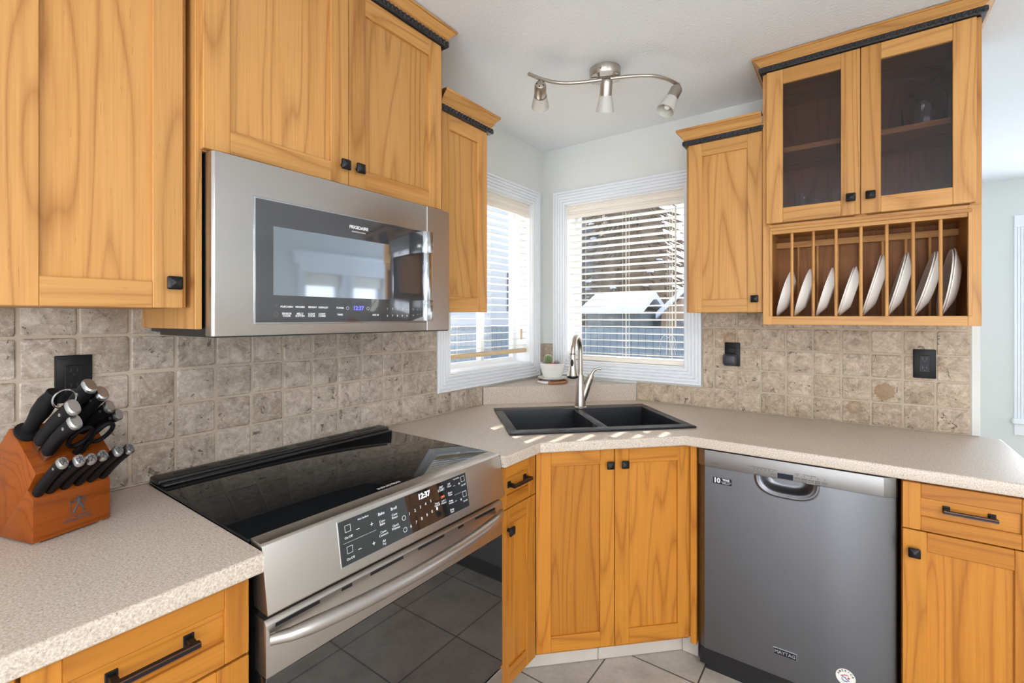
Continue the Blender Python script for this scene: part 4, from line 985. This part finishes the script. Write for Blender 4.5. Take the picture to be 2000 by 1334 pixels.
# ------------------------------------------------------------------ glassware behind the glass doors
def glass(name, prof, x, y, z, label, cat, group=None, mt=None):
    m = MB(); m.lathe(prof, 40, 0, Matrix.Translation((x, y, z))); return solo(name, m, mt or GLASSW, label, cat, 'R', (x, y, z), group)
SH, BT = 2.0502, 1.7462
glass('glass_vase', [(.001, 0), (.060, 0), (.066, .01), (.067, .11), (.055, .145), (.030, .165), (.024, .178), (.035, .195), (.056, .212), (.0545, .2135), (.033, .197), (.0215, .179), (.027, .163), (.052, .143), (.064, .109), (.063, .012), (.001, .005)], 1.779, -.20, SH, 'wide clear glass vase with flared rim on the upper shelf, right door', 'vase')
glass('glass_bottle', [(.001, 0), (.026, 0), (.030, .006), (.030, .125), (.024, .140), (.012, .146), (.011, .150), (.001, .150)], 1.785, -.105, SH, 'milky glass bottle standing behind the flared vase', 'bottle', None, FROST)
glass('glass_bowl', [(.001, 0), (.022, 0), (.040, .018), (.048, .042), (.045, .066), (.033, .083), (.031, .082), (.042, .065), (.045, .042), (.037, .02), (.001, .004)], 1.592, -.20, SH, 'small round clear glass bowl seen behind the middle of the doors', 'bowl')
def tumbler(r, h): return [(.001, 0), (r*.9, 0), (r*.92, .004), (r, h), (r*.94, h), (r*.86, .008), (.001, .008)]
glass('drinking_glass', tumbler(.030, .150), 1.396, -.185, BT, 'tall clear drinking glass on the lower shelf, left door', 'glass', 'glasses on the lower shelf')
glass('drinking_glass', tumbler(.023, .105), 1.445, -.235, BT, 'slim clear drinking glass just right of the tall one', 'glass', 'glasses on the lower shelf')
glass('drinking_glass', tumbler(.028, .155), 1.520, -.13, BT, 'clear drinking glass by the right stile of the left door', 'glass', 'glasses on the lower shelf')
m = MB(); SMOKE = mat('smoky_glass', (.10, .09, .09), .1); m.lathe(tumbler(.026, .055), 32, 0, Matrix.Translation((1.667, -.205, BT))); solo('small_cup', m, SMOKE, 'small dark cup near the left stile of the right glass door', 'cup', 'R', (1.667, -.205, BT), 'small dark cups')
m = MB(); m.lathe(tumbler(.030, .055), 32, 0, Matrix.Translation((1.728, -.215, BT))); solo('small_cup', m, SMOKE, 'wider small dark cup near the middle of the right glass door', 'cup', 'R', (1.728, -.215, BT), 'small dark cups')

# ------------------------------------------------------------------ knife block and knives
KB = Vector((.261, -2.297, CZ)); W_ = .134
c = thing('knife_block', 'reddish wood knife block full of black-handled knives on the left worktop', 'knife block', 'K', (0, 0, 0), base=KB)
m = MB(); m.prism([(.116, .004), (.016, .110), (-.008, .142), (-.006, .147), (.070, .226), (.078, .226), (.200, .095), (.200, .004)], 0, W_, 'x', 0, .0012); part('block_body', m, [BLOCKW], c)
m = MB(); m.prism([(.0, .004), (.0, .0905), (.0185, .1095), (.1145, .0065), (.1145, .004)], 0, W_, 'x', 0, .0012); fs = part('front_step', m, [BLOCKW], c)
for x in (.012, W_-.012):
    for y in (.015, .18): m = MB(); m.cyl((x, y, 0), (x, y, .0045), .006, None, 10); part('foot', m, CERAM, c)
def man(m, M, s, mi):
    """figure with spear and round shield"""
    f = lambda *p: [M @ Vector((x*s, y*s, .0002)) for x, y in p]
    w = .055*s
    m.ball((0, 0, 0), .085*s, mi, 1, (1, 1, .02), M @ Matrix.Translation((.0, .42*s, .0002)))
    def bar(a, b, ww=w):
        A, B = M @ Vector((a[0]*s, a[1]*s, .0002)), M @ Vector((b[0]*s, b[1]*s, .0002)); m.tube([A, B], ww, 6, mi)
    bar((0, .33), (.02, .0), w*1.5); bar((.02, 0), (-.14, -.22)); bar((-.14, -.22), (-.24, -.48)); bar((.02, 0), (.20, -.20)); bar((.20, -.20), (.22, -.48)); bar((-.24, -.48), (-.32, -.49), w*.7); bar((.22, -.48), (.32, -.49), w*.7)
    bar((-.02, .28), (-.22, .14), w*.8); bar((-.22, .14), (-.44, .24), w*.7); bar((.03, .28), (.22, .22), w*.8); bar((-.40, .28), (-.40, -.46), w*.3)
    for i in range(14):
        a, b = 2*pi*i/14, 2*pi*(i+1)/14; bar((.22+.15*cos(a), .12+.17*sin(a)), (.22+.15*cos(b), .12+.17*sin(b)), w*.5)
m = MB(); man(m, Matrix.Translation((.075, -.0002, .058)) @ RX, .036, 0)
m.text('J.A. HENCKELS', .0066, stand(.075, -.0002, .0325), 0, bold=.0001); m.text('INTERNATIONAL', .0066, stand(.075, -.0002, .0255), 0, bold=.0001)
part('maker_mark', m, DKP, fs, 'dark stamped figure and lettering')
def sec(p, a, u, v, ru, rv, n=14, e=2.6):
    out = []
    for i in range(n):
        t = 2*pi*i/n; cu, su = cos(t), sin(t)
        out.append(p+u*(ru*math.copysign(abs(cu)**(2/e), cu))+v*(rv*math.copysign(abs(su)**(2/e), su)))
    return out
def knife(h, e, label, group, wu, wv, logo=False, bolster=False, depth=.05):
    h, e = Vector(h), Vector(e); a = (e-h).normalized(); L = (e-h).length; u = Vector((1, 0, 0)); v = a.cross(u).normalized()
    if v.z < 0: v = -v
    k = thing('kitchen_knife' if not logo else 'steak_knife', label, 'knife', 'K', tuple(h), group, KB)
    s0 = .020 if bolster else 0.0; n = 9; secs = []
    for i in range(n):
        f = i/(n-1); w = (.80+.10*math.exp(-((f-.12)/.10)**2)-.05*sin(pi*f)+.24*f); bend = .22*wv*sin(pi*f)
        secs.append(sec(h+a*(s0+f*(L-s0-.010))+v*bend, a, u, v, wu*(.92+.10*sin(pi*f)), wv*w))
    m = MB(); m.loft(secs); hnd = part('handle', m, HANDLE, k)
    m = MB(); q = sec; p1 = h+a*(L-.0098); m.loft([sec(p1, a, u, v, wu*.97, wv*1.06), sec(h+a*(L-.003), a, u, v, wu*.97, wv*1.06), sec(h+a*L, a, u, v, wu*.80, wv*.88)]); ec = part('end_cap', m, SATIN, k)
    m = MB()
    for f in (.80,):
        if bolster and f < .5: continue
        c_ = h+a*(L*f); m.cyl(c_-u*(wu*1.03), c_-u*(wu*.5), .0034 if not logo else .0026, None, 12)
    part('rivets', m, SATIN, hnd)
    m = MB()
    if bolster: m.loft([sec(h+a*.0, a, u, v, wu*.42, wv*.80), sec(h+a*.021, a, u, v, wu*.86, wv*.84)])
    m.loft([sec(h-a*depth, a, u, v, .0009, wv*.7, 8), sec(h+a*.002, a, u, v, .0010, wv*.85, 8)])
    part('blade', m, CHROME, k)
    if logo:
        m = MB(); Z = a; X = u; Y = Z.cross(X)
        # the mark stands upright on the cap end
        M = Matrix.Translation(h+a*(L+.0002)) @ Matrix((X, v, X.cross(v))).transposed().to_4x4()
        man(m, M, wv*1.35, 0); part('cap_mark', m, DKP, ec)
    return k
stk = [(.006, .105, .070), (.030, .112, .072), (.054, .108, .069), (.078, .105, .068), (.101, .110, .071), (.125, .108, .070)]
names = ('nearest the photo edge', 'second from the photo edge', 'third from the photo edge', 'fourth from the photo edge', 'second from the range', 'nearest the range')
ends = [(-.073, .172), (-.088, .172), (-.081, .168), (-.075, .168), (-.084, .172), (-.082, .170)]
for (w, _, _), nm, (ey, ez) in zip(stk, names, ends):
    w = min(max(w, .011), W_-.010); knife((w, .0085, .1000), (w, ey, ez), 'steak knife with logo cap in the front row, %s' % nm, 'steak knives in the block step', .0086, .0110, True, depth=.03)
kb = [((.020, .034, .190), (.020, -.088, .279), 'big black-handled knife in front of the sharpening steel', .0112, .0158, True), ((.022, .014, .170), (.022, -.090, .250), 'black-handled knife low on the block, nearest the steak knife row', .0108, .0148, True),
      ((.062, .052, .208), (.062, -.062, .314), 'tallest black-handled knife at the top of the block, before the outlet', .0112, .0160, True), ((.086, .050, .206), (.086, -.058, .295), 'large black-handled knife right of the tallest one', .0112, .0158, True),
      ((.106, .046, .202), (.106, -.048, .262), 'medium black-handled knife behind the shears', .0092, .0130, False), ((.125, .040, .196), (.125, -.045, .240), 'slim black-handled knife at the range end of the block', .0085, .0118, False)]
for h, e, lb, wu, wv, bo in kb: knife(h, e, lb, 'large knives in the block', wu, wv, False, bo, .06)
k = thing('sharpening_steel', 'sharpening steel with thick black handle and hanging ring in the knife block', 'sharpening steel', 'K', (.016, .060, .217), base=KB)
h, e = Vector((.018, .058, .2155)), Vector((.018, -.028, .302)); a = (e-h).normalized(); u = Vector((1, 0, 0)); v = a.cross(u)
m = MB(); m.loft([sec(h+a*t, a, u, v, r*.95, r*1.05, 18, 2.2) for t, r in ((.0, .021), (.006, .021), (.010, .012), (.035, .0125), (.065, .016), (.095, .0155), (.108, .0125), (.112, .0115), (.122, .0115), (.124, .010))]); part('handle', m, HANDLE, k)
m = MB(); cr = h+a*.110+Vector((.014, -.016, -.006)); m.tube([cr+Vector((cos(2*pi*i/28)*.0195, -sin(2*pi*i/28)*.004, sin(2*pi*i/28)*.0185)) for i in range(29)], .0019, 8); part('ring', m, CHROME, k)
m = MB(); m.cyl(h-a*.08, h, .005, None, 12); part('rod', m, CHROME, k)
k = thing('kitchen_shears', 'black-handled kitchen shears with two finger loops in the block', 'scissors', 'K', (.082, .008, .164), base=KB)
h = Vector((.080, .010, .164)); a = Vector((0, -.72, .69))
for s in (-1, 1):
    m = MB(); cn = h+a*.058+Vector((.0195*s, 0, 0)); v = Vector((0, .69, .72))
    pts = []
    for i in range(25):
        t = 2*pi*i/24; pts.append(cn+Vector((1, 0, 0))*(.0165*cos(t))+a*(.030*sin(t)))
    m.tube(pts, .0045, 10); m.tube([h+Vector((.004*s, 0, 0)), h+a*.018+Vector((.004*s, 0, 0)), h+a*.034+Vector((.008*s, 0, 0))], 0, 10, 0, [.0065, .0065, .005]); part('handle', m, HANDLE, k)
m = MB(); m.loft([sec(h-a*.05, a, Vector((1, 0, 0)), v, .0015, .008, 8), sec(h+a*.004, a, Vector((1, 0, 0)), v, .003, .009, 8)]); m.cyl(h+a*.014+v*.004, h+a*.014+v*.008, .004, None, 12); part('blade', m, CHROME, k)

# ------------------------------------------------------------------ outdoors
m = MB(); m.box(-40, 40, -40, 60, -.70, -.62); struct('ground', m, SNOW, 'snow-covered yard outside the windows', 'ground')
random.seed(11)
def spruce(x, y, h, r, label, leaf):
    c = thing('spruce_tree', label, 'tree', 'W', (x, y, -.62), 'spruces in the yard')
    m = MB(); m.cyl((x, y, -.62), (x, y, h), .16, .03, 10); part('trunk', m, BARK, c)
    m = MB(); s = MB(); nl = 40; m.lathe([(r*.62, -.1), (.05, h*.96)], 14, 0, Matrix.Translation((x, y, 0)), True, True)
    for i in range(nl):
        f = i/nl; z = -.2+(h+.2)*f; rr = r*(1-f)**.85+.12
        for j in range(11):
            a = 2*pi*(j+random.random()*.7)/11; L = rr*random.uniform(.75, 1.1); dz = -L*.32
            d = Vector((cos(a), sin(a), 0)); n = Vector((-sin(a), cos(a), 0)); p = Vector((x, y, z))
            for q in range(4):
                t0 = .25+.19*q; b0 = p+d*(L*t0)+Vector((0, 0, dz*t0))
                for sgn in (-1, 1):
                    tip = b0+d*(L*.26)+n*(sgn*L*.17*(1.15-t0))+Vector((0, 0, -.10*L-.05)); m.tube([b0-d*.03, (b0+tip)/2+Vector((0, 0, .012)), tip], 0, 5, 0, [.022, .030, .006])
            m.tube([p, p+d*L*.5+Vector((0, 0, dz*.45)), p+d*L+Vector((0, 0, dz))], 0, 5, 0, [.03, .03, .006])
            if random.random() < .30: q = random.uniform(.5, .9); s.ball(p+d*(L*q)+Vector((0, 0, dz*q+.03)), .09, 0, 1, (1.3, 1.3, .5))
    part('foliage', m, leaf, c); part('snow_clumps', s, SNOW, c)
spruce(-4.45, 12.6, 10.6, 2.85, 'tall brownish spruce with snow seen through the window behind the faucet', NEEDLE)
spruce(-8.6, 18.2, 12.0, 2.6, 'blue-grey spruce at the left of the faucet window', NEEDLB)
def house(x0, x1, y0, y1, zw, zr, wallm, label, ridge='x', o=.35):
    c = thing('house', label, 'house', 'W', ((x0+x1)/2, (y0+y1)/2, -.62))
    m = MB(); m.box(x0, x1, y0, y1, -.62, zw)
    if ridge == 'y':
        m.prism([(x0, zw), (x1, zw), ((x0+x1)/2, zr-.05)], y0+.001, y1-.001, 'y')
    part('walls', m, wallm, c)
    m = MB()
    if ridge == 'y':
        xm = (x0+x1)/2; sl = (zr-zw)/(xm-x0)
        for s in (-1, 1): m.prism([(xm, zr), (xm+s*(xm-x0+o), zw-o*sl), (xm+s*(xm-x0+o), zw-o*sl+.14), (xm, zr+.14)], y0-o, y1+o, 'y')
    else:
        ym = (y0+y1)/2; sl = (zr-zw)/(ym-y0)
        for s in (-1, 1): m.prism([(ym, zr), (ym+s*(ym-y0+o), zw-o*sl), (ym+s*(ym-y0+o), zw-o*sl+.14), (ym, zr+.14)], x0-o, x1+o, 'x')
    part('roof', m, SNOW, c)
    return c
house(-3.60, -2.28, 7.7, 9.1, 1.54, 1.86, GREYS, 'low grey outbuilding under a snowy roof seen over the fence', 'x', .10)
hs = house(-2.04, -.95, 8.4, 9.4, 1.45, 1.95, TANS, 'small tan gabled house right of the snowy outbuilding', 'y', .10)
m = MB(); m.box(-1.7, -1.3, 8.36, 8.4, .95, 1.35); part('window', m, ROOFM, hs)
hs = house(-15.0, -9.5, 4.5, 15, 6.2, 7.6, SIDING, 'pale neighbouring house beyond the window by the microwave', 'y')
for y in (8.2, 12.4):
    m = MB(); m.box(-9.5, -9.45, y, y+1.1, 1.6, 3.2); part('window', m, ROOFM, hs)
def fence(p0, p1, z1, label, mt=None):
    p0, p1 = Vector((*p0, 0)), Vector((*p1, 0)); d = (p1-p0); L = d.length; M = Matrix.Translation((p0.x, p0.y, 0)) @ Matrix.Rotation(math.atan2(d.y, d.x), 4, 'Z'); m = MB(); n = int(L/.15)
    for i in range(n): m.box(i*.15, i*.15+.142, -.01, .01, -.62, z1+random.uniform(-.01, .01), 0, 0, 1, M)
    for z in (-.3, z1-.25): m.box(0, L, .01, .05, z, z+.09, 0, 0, 1, M)
    solo('fence', m, mt or FENCE, label, 'fence', 'W', (p0.x, p0.y, -.62))
fence((-7, 6.6), (1.75, 6.6), 1.16, 'grey board fence across the yard behind the faucet window')
fence((-4.2, -2), (-4.2, 4.75), 1.15, 'pale grey board fence beyond the window by the microwave', SLATE)
